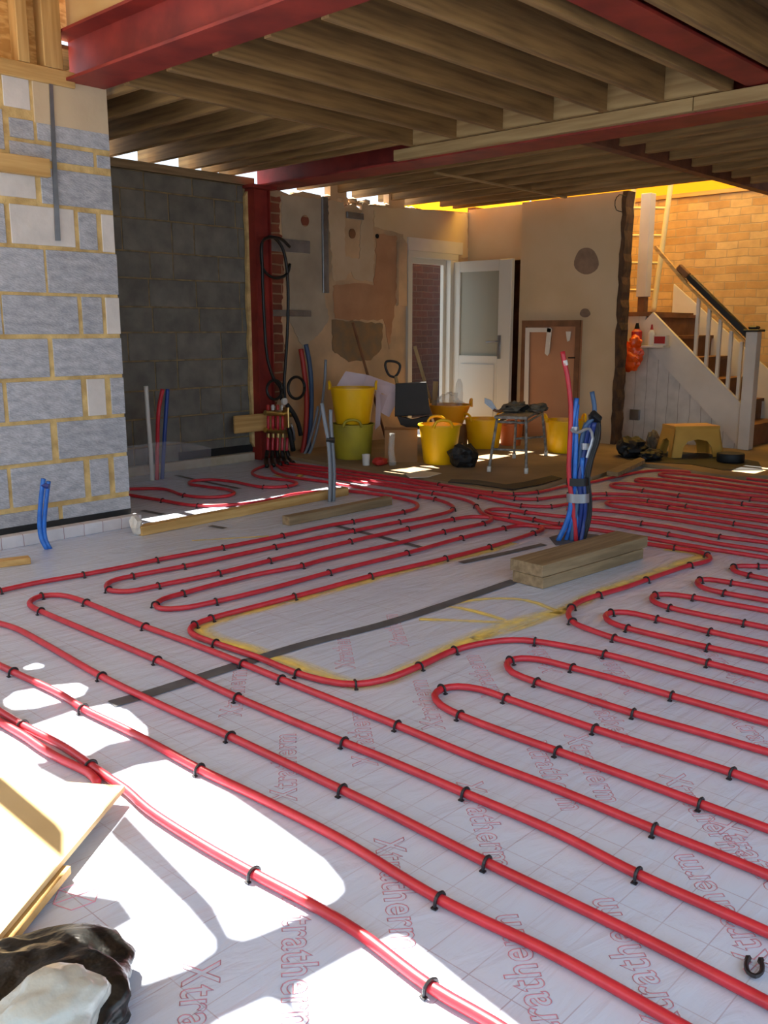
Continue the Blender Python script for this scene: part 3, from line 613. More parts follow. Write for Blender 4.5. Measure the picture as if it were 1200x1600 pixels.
# ================================================================ UNDERFLOOR HEATING PIPES
PR = .0108
PX = {
'A': ('red heating pipe entering at the left edge and looping back under the near pier', [(-90, 943), (0, 923), (55, 911), (130, 898), (200, 884.5), (245, 875), (348, 855.5), (441, 837), (520, 820), (551, 815), (600, 806), (630, 800), (648, 795), (653, 789), (645, 784), (620, 778), (592, 773), (562, 769), (530, 766.5), (500, 768), (455, 773), (436, 778), (384, 787), (309, 790), (254, 782), (205, 774), (160, 768)]),
'B': ('small red heating pipe winding behind the pier to the manifold', [(150, 766), (205, 764), (254, 764), (288, 774), (324, 777), (355, 775), (366, 770), (355, 765), (319, 760), (296, 756), (301, 751.5), (327, 749.5), (360, 752), (412, 761), (448, 760), (464, 755.5), (453, 751), (409, 746), (394, 739.5), (400, 733), (416, 727)]),
'C': ('red heating pipe of the small left loop ending in a bend behind the conduit', [(424, 729), (428, 737), (450, 744.5), (510, 753), (527, 756), (575, 764), (612, 769), (655, 776), (680, 780), (701, 787), (709, 794), (700, 800), (662, 809), (624, 815.5), (552, 829.5), (429, 854.5), (287, 885), (207, 900), (180, 906), (168, 912), (167, 919), (175, 923), (200, 924), (247, 915), (342, 895.5), (421, 876), (547, 846), (637, 826), (707, 811.5), (735, 807.5), (770, 809), (810, 817), (842, 822.5), (875, 824.5), (923, 827), (1000, 839), (1027, 843.5), (1093, 855), (1157, 865), (1200, 872), (1320, 892)]),
'D': ('long red heating pipe bordering the yellow-sprayed central area', [(433, 727), (445, 735), (470, 739), (525, 747.5), (607, 759), (640, 764.5), (677, 771), (711, 777), (735, 784), (746, 793), (753, 801.5), (765, 808), (768, 813), (755, 818), (727, 824), (693, 831), (620, 849), (500, 876), (472, 884), (390, 900), (286, 927), (255, 936), (243, 945), (252, 951), (285, 950), (337, 940), (425, 919), (514, 894.5), (636, 864), (721, 840.5), (787, 825.5), (813, 821), (833, 821.5), (849, 826), (833, 833), (800, 844), (765, 854.5), (696, 872.5), (579, 900), (500, 921.5), (460, 932), (375, 954), (330, 966), (304, 976), (297, 984), (303, 992), (337, 1005), (400, 1026), (465, 1052), (520, 1066), (555, 1069), (600, 1062), (655, 1041), (710, 1016), (760, 1004), (800, 1000), (836, 1002), (945, 1022), (1050, 1050), (1200, 1090), (1330, 1125)]),
'E': ('uppermost red heating pipe running along the edge of the raised floor', [(440, 722), (452, 724.5), (507, 731), (575, 740), (640, 749.5), (686, 757), (770, 770), (802, 771.5), (839, 769), (883, 760), (923, 753.5), (997, 738), (1029, 735), (1045, 735), (1093, 739), (1163, 747), (1200, 751.5), (1320, 765)]),
'G': ('second red heating pipe down from the raised floor edge', [(438, 725), (452, 729), (507, 735.5), (575, 745), (640, 754), (692, 763), (731, 768), (770, 774), (805, 779), (839, 780), (868, 776.5), (905, 773), (947, 771.5), (1000, 774), (1050, 780), (1107, 788), (1200, 799), (1320, 815)]),
'I': ('third red heating pipe down from the raised floor edge', [(436, 729), (452, 733), (507, 741), (575, 750), (640, 760), (700, 767), (750, 776.5), (792, 786.5), (815, 790), (861, 791.5), (885, 788), (923, 780), (955, 778.5), (987, 780), (1013, 783), (1072, 791), (1125, 799), (1200, 809), (1320, 826)]),
'F': ('red heating pipe looping left behind the blue conduit bundle', [(1320, 880), (1200, 861), (1120, 849), (1045, 835), (987, 825), (924, 815.5), (874, 819), (835, 812), (797, 806), (768, 802.5), (759, 798.5), (770, 795.7), (792, 796), (822, 800.5), (878, 807), (924, 808), (1003, 817.5), (1045, 823.5), (1125, 838.5), (1200, 848), (1320, 865)]),
'K': ('faint red heating pipe ending at the blue conduit bundle', [(885, 795), (923, 796.5), (955, 798.5), (1040, 810), (1088, 818), (1149, 828), (1200, 837.5), (1320, 855)]),
'L1': ('farthest red pipe loop in the orange glow', [(1320, 775), (1200, 758), (1133, 749), (1093, 743.5), (1051, 739.3), (1034, 739.5), (1030, 742), (1045, 745), (1107, 752.5), (1160, 760), (1200, 765), (1320, 783)]),
'L2': ('second farthest red pipe loop in the orange glow', [(1320, 787), (1200, 770), (1168, 766), (1120, 760), (1067, 753.5), (1021, 748.3), (998, 748), (993, 750.5), (1008, 753.5), (1045, 758.5), (1093, 764.5), (1141, 771), (1200, 777), (1320, 794)]),
'L3': ('third farthest red pipe loop, pointing at the conduit bundle', [(1320, 800), (1200, 783), (1173, 780), (1107, 771.5), (1050, 764), (1029, 761), (981, 755.5), (960, 755.5), (954, 758), (960, 761), (1005, 766.5), (1061, 774), (1107, 780), (1160, 787), (1200, 792), (1320, 808)]),
'L4': ('fourth red pipe loop, nearest of those in the orange glow', [(1320, 833), (1200, 815.5), (1168, 811), (1101, 802), (1045, 793.5), (987, 785.5), (955, 783.3), (947, 786), (955, 790), (973, 793), (1029, 801.5), (1099, 810.5), (1147, 818), (1200, 826), (1320, 845)]),
'M1': ('small red pipe loop at the right edge, level with the stacked timbers', [(1330, 892), (1200, 885), (1172, 884.5), (1152, 884.5), (1144, 887.5), (1150, 893), (1172, 899), (1200, 905), (1330, 932)]),
'M2': ('red pipe loop just below the smallest loop at the right edge', [(1330, 944), (1200, 920.5), (1143, 910.5), (1109, 905.5), (1094, 906), (1089, 911), (1100, 919), (1132, 926.5), (1200, 939), (1330, 966)]),
'M3': ('third red pipe loop from the right edge of the clear area', [(1330, 978), (1200, 954.5), (1143, 944.5), (1084, 933.5), (1044, 928.5), (1024, 929.5), (1018, 935), (1025, 942), (1047, 949.5), (1101, 961.5), (1163, 973.5), (1200, 981), (1330, 1009)]),
'M4': ('fourth red pipe loop, beside the bend of the border pipe', [(1330, 1034), (1200, 1007), (1110, 987), (1027, 967), (980, 957), (955, 957), (946, 962.5), (954, 972), (981, 981.5), (1050, 998.5), (1107, 1011.5), (1200, 1032), (1330, 1064)]),
'H': ('red heating pipe bending round the right end of the stacked timbers', [(962, 840), (1000, 847.5), (1020, 851), (1054, 856), (1087, 861), (1105, 867), (1110, 873), (1101, 878), (1078, 883), (1044, 894), (1010, 906), (973, 919), (936, 929.5), (908, 939), (893, 949), (888, 959), (891, 967), (900, 975), (917, 982), (960, 997), (1030, 1015), (1107, 1036), (1200, 1060), (1330, 1094)]),
'M5': ('red pipe loop in the middle right foreground', [(1330, 1166), (1200, 1130), (1050, 1087), (975, 1065), (895, 1043.5), (845, 1031), (815, 1028.5), (797, 1032), (792, 1039), (801, 1051), (839, 1066), (910, 1089), (990, 1114.5), (1100, 1146), (1200, 1175), (1330, 1212)]),
'M6': ('nearest red pipe loop in the right foreground', [(1330, 1268), (1200, 1227), (1145, 1207.5), (1050, 1177), (930, 1139), (791, 1091), (750, 1077), (715, 1072.5), (690, 1076.5), (679, 1087), (689, 1102), (719, 1117.5), (800, 1148.5), (872, 1174), (1000, 1220.5), (1095, 1256), (1200, 1295), (1330, 1343)]),
'N': ('long red pipe hairpin turning at the left and running across the foreground', [(1330, 1428), (1200, 1367), (1023, 1296), (875, 1235), (750, 1187), (621, 1133.5), (600, 1125), (440, 1061.5), (380, 1037), (300, 1005.5), (227, 979), (135, 941.5), (118, 935), (95, 930), (65, 931), (49, 938), (47, 946), (64, 955), (120, 979), (246, 1032), (371, 1090), (538, 1160), (600, 1185), (727, 1239.5), (870, 1301), (997, 1366), (1200, 1457), (1330, 1518)]),
'P': ('long straight red pipe crossing the middle foreground from the left edge', [(-90, 950), (0, 974), (25, 982), (75, 1009), (159, 1057), (250, 1101), (360, 1151), (535, 1234.5), (600, 1266), (761, 1348), (1000, 1463.5), (1200, 1567), (1330, 1635)]),
'Q': ('long red pipe passing the edge of the sunlit patches', [(-90, 996), (0, 1040), (21, 1050), (95, 1085), (130, 1107.5), (200, 1141.5), (250, 1168), (312, 1202), (400, 1244), (533, 1312), (687, 1405), (867, 1492), (1060, 1600), (1200, 1680)]),
'O': ('red pipe running through the sun patches and under the board', [(-90, 1060), (0, 1112), (35, 1133), (100, 1167), (142, 1196), (170, 1216), (197, 1234), (233, 1266), (317, 1320), (397, 1365), (480, 1409), (560, 1457), (673, 1542), (773, 1600), (880, 1670)]),
'R': ('short red pipe laid against the pipe that goes under the board', [(-90, 1078), (0, 1128), (38, 1150), (67, 1170), (100, 1189), (138, 1207), (152, 1222)]),
}
PATHS = {}
for k, (lab, px) in PX.items():
    n = len(px); ht = .0135 if k not in ('R',) else .014
    P = [fl(x, y, ht) for x, y in px]
    for end, q in ((0, px[0]), (-1, px[-1])):      # the runs carry on outside the picture
        e_ = P[end]
        if q[0] >= 1320 and e_.y > -.8: ex = Vector((e_.x, -.9, ht))
        elif q[0] <= -60: ex = e_+(e_-P[1 if end == 0 else -2]).normalized()*.7
        else: continue
        P = [ex]+P if end == 0 else P+[ex]
    bm = B(); P2 = tube(bm, P, PR, 8, step=.035); PATHS[k] = P2
    mk('heating_pipe', bm, M_pipe, label=lab, cat='pipe', group='underfloor heating pipes', smooth=2)
# clips
cb = B(); arc = [(0, .0150*math.cos(t), .0125+.0135*math.sin(t)) for t in [PI*i/8 for i in range(9)]]
tube(cb, [(0, .016, .0)]+arc+[(0, -.016, .0)], .0036, 6, smooth=False)
for s in (-1, 1): box(cb, (-.006, s*.012, .001), (.006, s*.021, .004))
cme = bpy.data.meshes.new('clip'); cb.to_mesh(cme); cb.free(); cme.materials.append(M_clip)
SN = dict(A='pipe that loops under the near pier', B='small winding pipe behind the pier', C='left loop ending behind the grey conduits', D='border pipe of the yellow-sprayed area', E='pipe along the raised floor edge', G='second pipe from the raised floor edge', I='third pipe from the raised floor edge', F='loop behind the blue conduit bundle', K='pipe ending at the blue bundle',
 L1='farthest loop in the orange glow', L2='second farthest loop in the orange glow', L3='third farthest loop in the orange glow', L4='nearest loop of the orange glow', M1='smallest loop at the right edge', M2='loop below the smallest right loop', M3='third loop from the top at the right', M4='loop beside the border pipe bend', H='pipe bending round the stacked timbers', M5='middle right foreground loop', M6='nearest right foreground loop', N='long foreground hairpin pipe', P='long straight foreground pipe', Q='pipe edging the sunlit patches', O='pipe going under the large board', R='short pipe beside the large board')
CL = [(0, 923), (130, 898), (245, 875), (349, 855), (441, 837), (551, 815), (630, 800), (254, 782), (288, 774), (309, 790), (207, 901), (287, 885), (429, 854), (552, 830), (624, 815), (680, 780), (708, 795), (247, 915), (343, 895), (421, 875), (547, 846), (637, 826), (707, 812), (168, 921), (655, 776),
 (677, 771), (693, 831), (755, 818), (472, 884), (286, 927), (244, 946), (338, 940), (514, 894), (636, 864), (721, 840), (787, 825), (833, 833), (765, 855), (696, 872), (579, 900), (460, 932), (330, 966), (302, 977), (337, 1003), (465, 1052), (550, 1068), (655, 1041), (710, 1016), (836, 1002), (945, 1022), (745, 792),
 (65, 931), (135, 941), (228, 979), (380, 1037), (440, 1061), (621, 1133), (1023, 1296), (64, 955), (246, 1032), (371, 1090), (538, 1160), (727, 1240), (997, 1366), (159, 1057), (360, 1151), (535, 1235), (761, 1348), (686, 1406), (21, 1050), (130, 1108), (312, 1202), (35, 1134), (142, 1198), (400, 1366), (673, 1542),
 (688, 1077), (791, 1091), (930, 1139), (1145, 1207), (719, 1117), (872, 1174), (1095, 1256), (797, 1032), (895, 1043), (1050, 1087), (839, 1066), (990, 1115), (953, 957), (1027, 967), (1110, 987), (981, 981), (1107, 1011), (1054, 856), (1078, 882), (1106, 868), (1010, 906), (936, 929), (894, 948), (897, 973), (960, 997), (1107, 1036),
 (1024, 929), (1084, 934), (1047, 949), (1163, 973), (1094, 906), (1143, 910), (1132, 926), (1147, 886), (1190, 884), (1172, 899), (947, 771), (1005, 767), (1011, 782), (1125, 838), (1003, 817), (1045, 835), (686, 757), (692, 763), (751, 776), (770, 770), (802, 771), (805, 779), (839, 769), (839, 780), (815, 790), (861, 791), (822, 800), (797, 806), (835, 812), (842, 822), (874, 819), (1061, 774), (1072, 791), (1045, 793), (1160, 787), (1173, 780), (1147, 818), (412, 761), (448, 760)]
for x, y in CL:
    p = fl(x, y, .0135); best = None
    for k, P in PATHS.items():
        for i in range(1, len(P)-1):
            d = (P[i]-p).length
            if best is None or d < best[0]: best = (d, k, i)
    d, k, i = best; P = PATHS[k]; t = P[i+1]-P[i-1]
    o = bpy.data.objects.new('pipe_clip', cme); C.objects.link(o); o.location = (P[i].x, P[i].y, 0.0005); o.rotation_euler = (0, 0, math.atan2(t.y, t.x)+(random.random()-.5)*.25)
    tag(o, 'black clip pinning the '+SN[k], 'clip', 'clips on the '+SN[k]); WL[o] = P[i]
bm = B(); c0 = fl(1178, 1516); pts = [fl(x, y, .008) for x, y in ((1169, 1497), (1166, 1508), (1170, 1520), (1180, 1525), (1189, 1520), (1191, 1508), (1189, 1500))]
tube(bm, pts, .0042, 7, step=.006)
for q in (pts[0], pts[-1]): blob(bm, (q.x, q.y, .002), (.009, .006, .006), sub=1)
mk('loose_clip', bm, M_clip, label='single loose black pipe clip lying unused at the right foreground', cat='clip', smooth=True)

# spray paint and tape on the floor
def spray(px, wd):
    bm = B(); ribbon(bm, [fl(x, y) for x, y in px], wd, .0016); mk('spray_paint_line', bm, M_spray, floor, origin=None)
spray([(800, 848), (765, 860), (640, 890), (500, 927), (380, 958), (335, 972), (312, 983), (330, 996), (400, 1019), (470, 1043), (520, 1062), (560, 1071), (600, 1064), (660, 1036), (720, 1006), (800, 975), (880, 953), (940, 925), (1010, 900), (1060, 881), (1096, 868), (1040, 858)], .11)
spray([(655, 968), (720, 970), (790, 972), (700, 948), (670, 955)], .05); spray([(700, 945), (760, 936), (820, 938), (870, 955)], .05); spray([(740, 1000), (800, 985), (880, 955), (905, 940)], .06)
spray([(300, 845), (420, 838)], .04); spray([(430, 742), (460, 748), (470, 742)], .08)
def tape(px, wd, lab):
    bm = B(); ribbon(bm, [fl(x, y) for x, y in px], wd, .0028)
    mk('tape_strip', bm, M_tape, label=lab, cat='tape')
tape([(174, 1101), (235, 1084), (310, 1060), (400, 1031), (475, 1008), (600, 976), (700, 944), (805, 908)], .055, 'long dark tape strip running from the sun patches to the stacked timbers')
tape([(720, 880), (780, 867), (850, 851)], .045, 'short dark tape strip pointing at the foot of the blue conduit bundle')
tape([(520, 821), (580, 836), (658, 856)], .04, 'dark tape strip crossing beneath the left group of heating pipes')
tape([(328, 822), (352, 826)], .04, 'tiny dark tape strip in front of the long yellow timber'); tape([(222, 798), (258, 805)], .04, 'dark tape strip on the recess floor beside the pier')
tape([(274, 743), (315, 752), (375, 764)], .04, 'dark tape strip across the recess floor under the small pipe loop')

# ================================================================ TIMBERS ON THE FLOOR
def plank(name, p, q, wd, z, h, m, lab, cat='timber'):
    bm = B(); obox(bm, (p.x, p.y, z), (q.x, q.y, z), wd, h, .002); return mk(name, bm, m, label=lab, cat=cat)
n0, f0, l0 = fl(848, 921), fl(1005, 873), fl(798, 908)
ax = (f0-n0).normalized(); sd = Vector((-ax.y, ax.x, 0)); wd = .165
cA = n0+sd*wd/2; cB = f0+sd*wd/2
plank('timber_offcut', cA, cB, wd, .001, .048, plankw('x'), 'lower of two stacked timbers beside the foot of the blue conduit bundle')
plank('timber_offcut', cA+sd*.01+ax*.0, cB+ax*.04+sd*.01, wd+.01, .05, .052, plankw('x'), 'upper of two stacked timbers beside the foot of the blue conduit bundle')
n1, f1 = fl(452, 822), fl(613, 789); ax = (f1-n1).normalized(); sd = Vector((-ax.y, ax.x, 0))
plank('timber_offcut', n1+sd*.03, f1+sd*.03, .06, .001, .05, plankw('x'), 'dark short timber lying in front of the grey conduits')
n1, f1 = fl(222, 838), fl(545, 774); ax = (f1-n1).normalized(); sd = Vector((-ax.y, ax.x, 0))
plank('long_timber', n1+sd*.03, f1+sd*.03, .06, .001, .05, pinew('x'), 'long yellow timber lying across the mouth of the recess')
n1, f1 = fl(-60, 897), fl(50, 883); ax = (f1-n1).normalized(); sd = Vector((-ax.y, ax.x, 0))
plank('timber_offcut', n1+sd*.05, f1+sd*.05, .06, .001, .03, pinew('x'), 'yellow timber offcut at the left edge near the blue pipe')
bm = B(); c = fl(219, 838); blob(bm, (c.x, c.y+.03, .0), (.035, .03, .06), 3, .5, 2, freq=3); mk('plastic_scrap', bm, M_white, label='crumpled white plastic on the end of the long yellow timber', cat='plastic')

# ================================================================ LARGE BOARD AND SACK, BOTTOM LEFT
cn = fl(195, 1232, .035); e = Vector((fl(0, 1466, .035)-cn)[:]).normalized(); pn = Vector((-e.y, e.x, 0)); pn = pn if pn.y > 0 else -pn
bm = B(); q = [cn, cn+e*1.0, cn+e*1.0+pn*.75, cn+pn*.75]; prism(bm, [(p.x, p.y, .030) for p in q], (0, 0, .012))
mk('floor_board', bm, mat('sheet_board', (204, 178, 132), (188, 160, 112), rough=.8, scale=2, bump=.1), label='large pale sheet board lying over the pipes at the left foreground', cat='board')
bm = B(); s = cn+e*.30-pn*.015; prism(bm, [(s.x, s.y, .012), ((s+e*.6).x, (s+e*.6).y, .012), ((s+e*.6+pn*.03).x, (s+e*.6+pn*.03).y, .012), ((s+pn*.03).x, (s+pn*.03).y, .012)], (0, 0, .016)); mk('edge_batten', bm, pinew('x'), label='thin batten under the near edge of the large sheet board', cat='batten')
bm = B()
c = fl(0, 1605); blob(bm, (c.x+.01, c.y-.02, 0), (.19, .16, .05), 5, .2, 5, freq=1.8)
mk('rubble_sack', bm, mat('black_sack', (14, 15, 15), (20, 21, 20), rough=.35, scale=4, bump=.9, bscale=6, dist=.03), label='shiny black plastic sack slumped in the bottom left corner', cat='sack', smooth=2)
bm = B(); c = fl(78, 1610, .06); blob(bm, (c.x, c.y, .05), (.085, .065, .05), 9, .22, 4, freq=1.5)
mk('foil_wrap', bm, mat('foil', (190, 192, 184), (170, 172, 166), rough=.3, scale=5, bump=.8, bscale=9, dist=.02), label='crumpled pale foil wrapping resting on the black sack', cat='wrapping', smooth=2)

# ================================================================ CONDUITS
def conduit(name, pts, r, m, lab, cat='conduit', group=None, parent=None, rr=8):
    bm = B(); tube(bm, pts, r, rr, step=.02); return mk(name, bm, m, parent, label=lab, cat=None if parent else cat, group=group, smooth=2)
g = at(fl(70, 858)); b0 = fl(72, 858)
rt = root('water_pipe', (b0.x, b0.y, 0), 'short blue pipe pair standing against the near block wall', 'pipe')
conduit('pipe', [g(68, 748), g(64, 780), g(62, 825), g(66, 845), g(74, 859)], .012, M_blue, None, parent=rt)
conduit('pipe', [g(76, 752, .01), g(72, 785, .01), g(69, 825, .01), g(72, 845, .01), g(79, 858, .01)], .011, M_blue, None, parent=rt)
bm = B(); tube(bm, [g(66, 758), g(77, 760)], .014, 6); mk('tape_wrap', bm, M_navy, rt)
# pair of grey conduits
c0 = fl(517, 784); g = at(c0)
rt = root('grey_conduit_pair', (c0.x, c0.y, 0), 'two grey electrical conduits taped together, rising behind the long yellow timber', 'conduit')
conduit('conduit', [g(515, 785), g(516, 740), g(513, 690), g(507, 655), g(503, 630)], .0125, M_greyc, None, parent=rt)
conduit('conduit', [g(521, 784, .02), g(522, 740, .02), g(519, 690, .02), g(517, 660, .02), g(517, 640, .02)], .0125, M_greyc, None, parent=rt)
bm = B(); tube(bm, [g(510, 687), g(523, 688)], .017, 8); mk('tape_band', bm, M_rubber, rt)
g = at((5.3, 5.65, 0))
conduit('grey_conduit', [g(476, 720), g(487, 700), g(500, 650), g(507, 600), g(509, 562)], .012, M_greyc, 'taller grey conduit curving up in front of the plaster wall')
conduit('grey_conduit', [g(472, 716), g(480, 700), g(492, 660), g(497, 635)], .012, M_greyc, 'shorter grey conduit just right of the red and blue pipes by the manifold')
g = at((5.2, 5.85, 0))
conduit('supply_pipe', [g(472, 712), g(477, 680), g(479, 620), g(474, 570), g(470, 545)], .022, mat('red_sleeve', (170, 48, 38), None, rough=.5, bump=0), 'red sleeved pipe rising beside the manifold against the plaster wall', 'pipe')
conduit('supply_pipe', [g(480, 712), g(484, 680), g(487, 620), g(484, 570), g(478, 538)], .02, mat('dull_blue', (48, 72, 104), None, rough=.5, bump=0), 'dull blue pipe rising beside the manifold against the plaster wall', 'pipe')
g = at((3.85, 5.9, 0)); bx = fl(236, 741)
g = at((3.65, 5.62, 0))
conduit('supply_pipe', [g(238, 752), g(235, 700), g(231, 650), g(228, 603)], .016, M_wpipe, 'white pipe standing in the recess in front of the grey block wall', 'pipe')
conduit('supply_pipe', [g(245, 752, .03), g(246, 690, .03), g(248, 640), g(254, 608)], .015, M_pipe, 'red pipe standing in the recess between a white and a blue pipe', 'pipe')
conduit('supply_pipe', [g(253, 752, .07), g(256, 700, .07), g(259, 650, .07), g(262, 608, .07)], .015, mat('mid_blue', (34, 66, 140), None, rough=.4, bump=0), 'blue pipe standing in the recess right of the red one', 'pipe')
bm = B(); Lp = [g(192, 698, -.15), g(225, 694, -.13), g(262, 690, -.12), g(300, 693, -.1), g(330, 700, -.1)]; Lb = [fl(x, y, .002) for x, y in ((192, 757), (225, 752), (262, 748), (300, 742), (330, 738))]
A_ = [bm.verts.new(p) for p in smooth_path(Lp, .05)]; n = len(A_)
lo = smooth_path(Lb, .05); Lo2 = [bm.verts.new(lo[int(i*(len(lo)-1)/(n-1))]+Vector((0, .02*math.sin(i*1.3), 0))) for i in range(n)]
for i in range(n-1): bm.faces.new((A_[i], A_[i+1], Lo2[i+1], Lo2[i]))
mk('polythene_upstand', bm, M_film, label='clear polythene sheet turned up in the recess around the pipe feet', cat='sheet', smooth=2)

# blue bundle in the middle of the floor
c0 = fl(888, 846); g = at(c0)
rt = root('conduit_bundle', (c0.x, c0.y, 0), 'taped bundle of blue conduits, a red pipe and black cable beside the stacked timbers', 'conduit')
conduit('red_pipe', [g(900, 846), g(896, 800), g(889, 740), g(890, 700), g(892, 640), g(887, 590), g(881, 562), g(879, 549)], .0125, M_pipe, 'red pipe with a white end', parent=rt)
bm = B(); tube(bm, [g(884, 571), g(882, 563)], .0136, 8); mk('white_tape', bm, M_wpipe, rt)
for pts, r, m in (([(872, 845), (884, 820), (892, 790), (892, 740), (893, 700), (895, 660), (901, 622)], .0135, M_blue), ([(884, 846), (893, 815), (897, 790), (898, 740), (900, 690), (900, 650), (902, 632)], .0125, M_blue),
                  ([(893, 847), (897, 815), (901, 790), (903, 740), (907, 700), (915, 665), (925, 655), (929, 640), (925, 612)], .0125, mat('slate_blue', (58, 88, 124), None, rough=.45, bump=0)), ([(901, 847), (905, 815), (908, 790), (905, 750), (913, 700), (919, 670), (924, 655)], .0125, M_navy),
                  ([(907, 847), (912, 815), (914, 790), (912, 750), (918, 710), (924, 680), (929, 660)], .0125, M_navy), ([(896, 847), (900, 820), (904, 790), (908, 745), (910, 715)], .0115, M_blue)):
    conduit('conduit', [g(x, y, random.random()*.03) for x, y in pts], r, m, None, parent=rt)
for k in range(3):
    conduit('cable', [g(x+k*3-2, y, .02) for x, y in ((908, 847), (918, 810), (919, 780), (916, 745), (922, 715), (930, 690), (933, 665), (928, 652))], .0075, M_rubber, 'black cable', parent=rt)
bm = B(); tube(bm, [g(931, 650), g(920, 652)], .014, 8); tube(bm, [g(926, 646, -.01), g(936, 655, .01)], .02, 8); mk('cable_cap', bm, M_rubber, rt)
def wrap(y0, y1, xc, w_, m, nm, dep=.026):
    bm = B(); mpp = (g(xc+w_, y0)-g(xc-w_, y0)).length/2; n = 18; rings = []
    for y in (y0, y1):
        c = g(xc, y, .012); rings.append([bm.verts.new(c+RT*mpp*math.cos(2*PI*i/n)+FH*dep*math.sin(2*PI*i/n)) for i in range(n)])
    for i in range(n): bm.faces.new((rings[0][i], rings[0][(i+1) % n], rings[1][(i+1) % n], rings[1][i]))
    mk(nm, bm, m, rt, smooth=2)
bm = B(); tube(bm, [g(912, 780, .05), g(917, 745, .05), g(924, 710, .045), g(932, 685, .04), g(931, 655, .03)], [.016, .024], 10); mk('cable_sleeve', bm, M_black, rt, smooth=2)
wrap(746, 758, 902, 17, M_rubber, 'black_tape', .04); wrap(770, 784, 903, 18, M_silver, 'silver_tape', .045); wrap(692, 702, 914, 7, M_silver, 'silver_tape', .024); wrap(666, 675, 897, 8, M_silver, 'silver_tape', .03)
bm = B(); P = [g(x, y, -.03) for x, y in ((892, 671), (902, 676), (912, 672), (921, 670), (926, 685), (920, 705), (917, 715))]; tube(bm, P, .008, 6); mk('tape_tail', bm, M_silver, rt)
bm = B(); c = fl(915, 846); prism(bm, [fl(x, y, .0015) for x, y in ((858, 840), (885, 832), (935, 836), (950, 848), (905, 853), (868, 852))], (0, 0, .002)); mk('foot_tape', bm, M_tape, rt)

# black hoses over the brick strip
g5 = lambda x, y, d=0: onY(x, y, 5.84-d)
conduit('black_hose', [g5(453, 412), g5(450, 425), g5(443, 432), g5(425, 433), g5(411, 420), g5(408, 395), g5(410, 378), g5(425, 370), g5(440, 385), g5(447, 410), g5(450, 450), g5(449, 520), g5(446, 570), g5(444, 600), g5(446, 630)], .0125, M_rubber, 'black hose looped at the top and dropping to the right of the manifold', 'hose')
conduit('black_hose', [g5(453, 386, .03), g5(440, 374, .03), g5(424, 371, .03), g5(411, 376, .03), g5(410, 420, .03), g5(413, 500, .03), g5(418, 560, .03), g5(428, 592, .03), g5(438, 606, .03), g5(440, 625, .03)], .0125, M_rubber, 'black hose looped at the top and dropping to the left of the manifold', 'hose')
def ring(cx, cy, rx, ry, d, lab):
    conduit('black_hose', [g5(cx+rx*math.cos(t), cy+ry*math.sin(t), d+.01*math.sin(t)) for t in [2*PI*i/16 for i in range(17)]], .012, M_rubber, lab, 'hose')
ring(429, 609, 12, 15, .05, 'left ring of coiled black hose above the manifold'); ring(463, 606, 13, 17, .05, 'right ring of coiled black hose above the manifold')

# manifold
mz = lambda x, y, d=0: onY(x, y, 5.80-d)
c0 = mz(440, 715); mf = root('heating_manifold', (c0.x, 5.8, 0), 'underfloor heating manifold with red pipe tails on the back wall by the steel post', 'manifold')
for nm, y0 in (('flow_bar', 645), ('return_bar', 672)):
    bm = B(); tube(bm, [mz(414, y0), mz(456, y0+3)], .021, 12); mk(nm, bm, M_brass, mf, smooth=True)
for i in range(5):
    x = 419+i*7.5
    bm = B(); lathe(bm, mz(x, 641), [(0, 0), (.013, 0), (.015, .03), (.011, .045), (0, .045)], 10); mk('valve', bm, M_wpipe if i % 2 else M_redpl, mf, smooth=True)
    bm = B(); lathe(bm, mz(x, 681), [(0, -.02), (.014, -.02), (.014, .02), (0, .02)], 8); mk('fitting', bm, M_brass, mf, smooth=True)
    bm = B(); tube(bm, [mz(x, 650, .01), mz(x, 672, .01)], .012, 8); mk('flow_tube', bm, M_pipe, mf, smooth=2)
    bm = B(); tube(bm, [mz(x, 682, .0), mz(x-1, 706, .01)], .0125, 8); mk('pipe_tail', bm, M_pipe, mf, smooth=2)
    bm = B(); tube(bm, [mz(x-1, 704, .01), mz(x-3+i*1.5, 716, .03), fl(x-2+i*3, 728-i, .02)], .017, 8); mk('bend_sleeve', bm, M_rubber, mf, smooth=2)
bm = B(); lathe(bm, mz(443, 627, .03), [(0, 0), (.028, 0), (.028, .02), (0, .02)], 16, tilt=(PI/2, 'X')); mk('gauge', bm, M_wpipe, mf, smooth=True)
bm = B(); box(bm, mz(441, 668, 0), mz(453, 636, .08), .006); mk('mixing_valve', bm, M_brass, mf)
bm = B(); tube(bm, [mz(448, 632, .05), mz(458, 645, .07), mz(466, 662, .06), mz(470, 680, .05)], .02, 8); tube(bm, [mz(452, 668, .05), mz(456, 690, .05), mz(458, 704, .04)], .022, 8); mk('pump_body', bm, M_black, mf, smooth=2)
bm = B(); tube(bm, [mz(455, 662, .09), mz(459, 675, .09), mz(460, 688, .08)], .010, 8); mk('drain_cock', bm, M_metal, mf, smooth=2)
a, c = onY(362, 677, 5.9), onY(414, 645, 5.9)
bm = B(); box(bm, (a.x, 5.855, a.z), (c.x+.05, 5.875, c.z), .002); mk('backing_board', bm, pinew('x'), label='plywood backing board fixed across the steel post left of the manifold', cat='board')

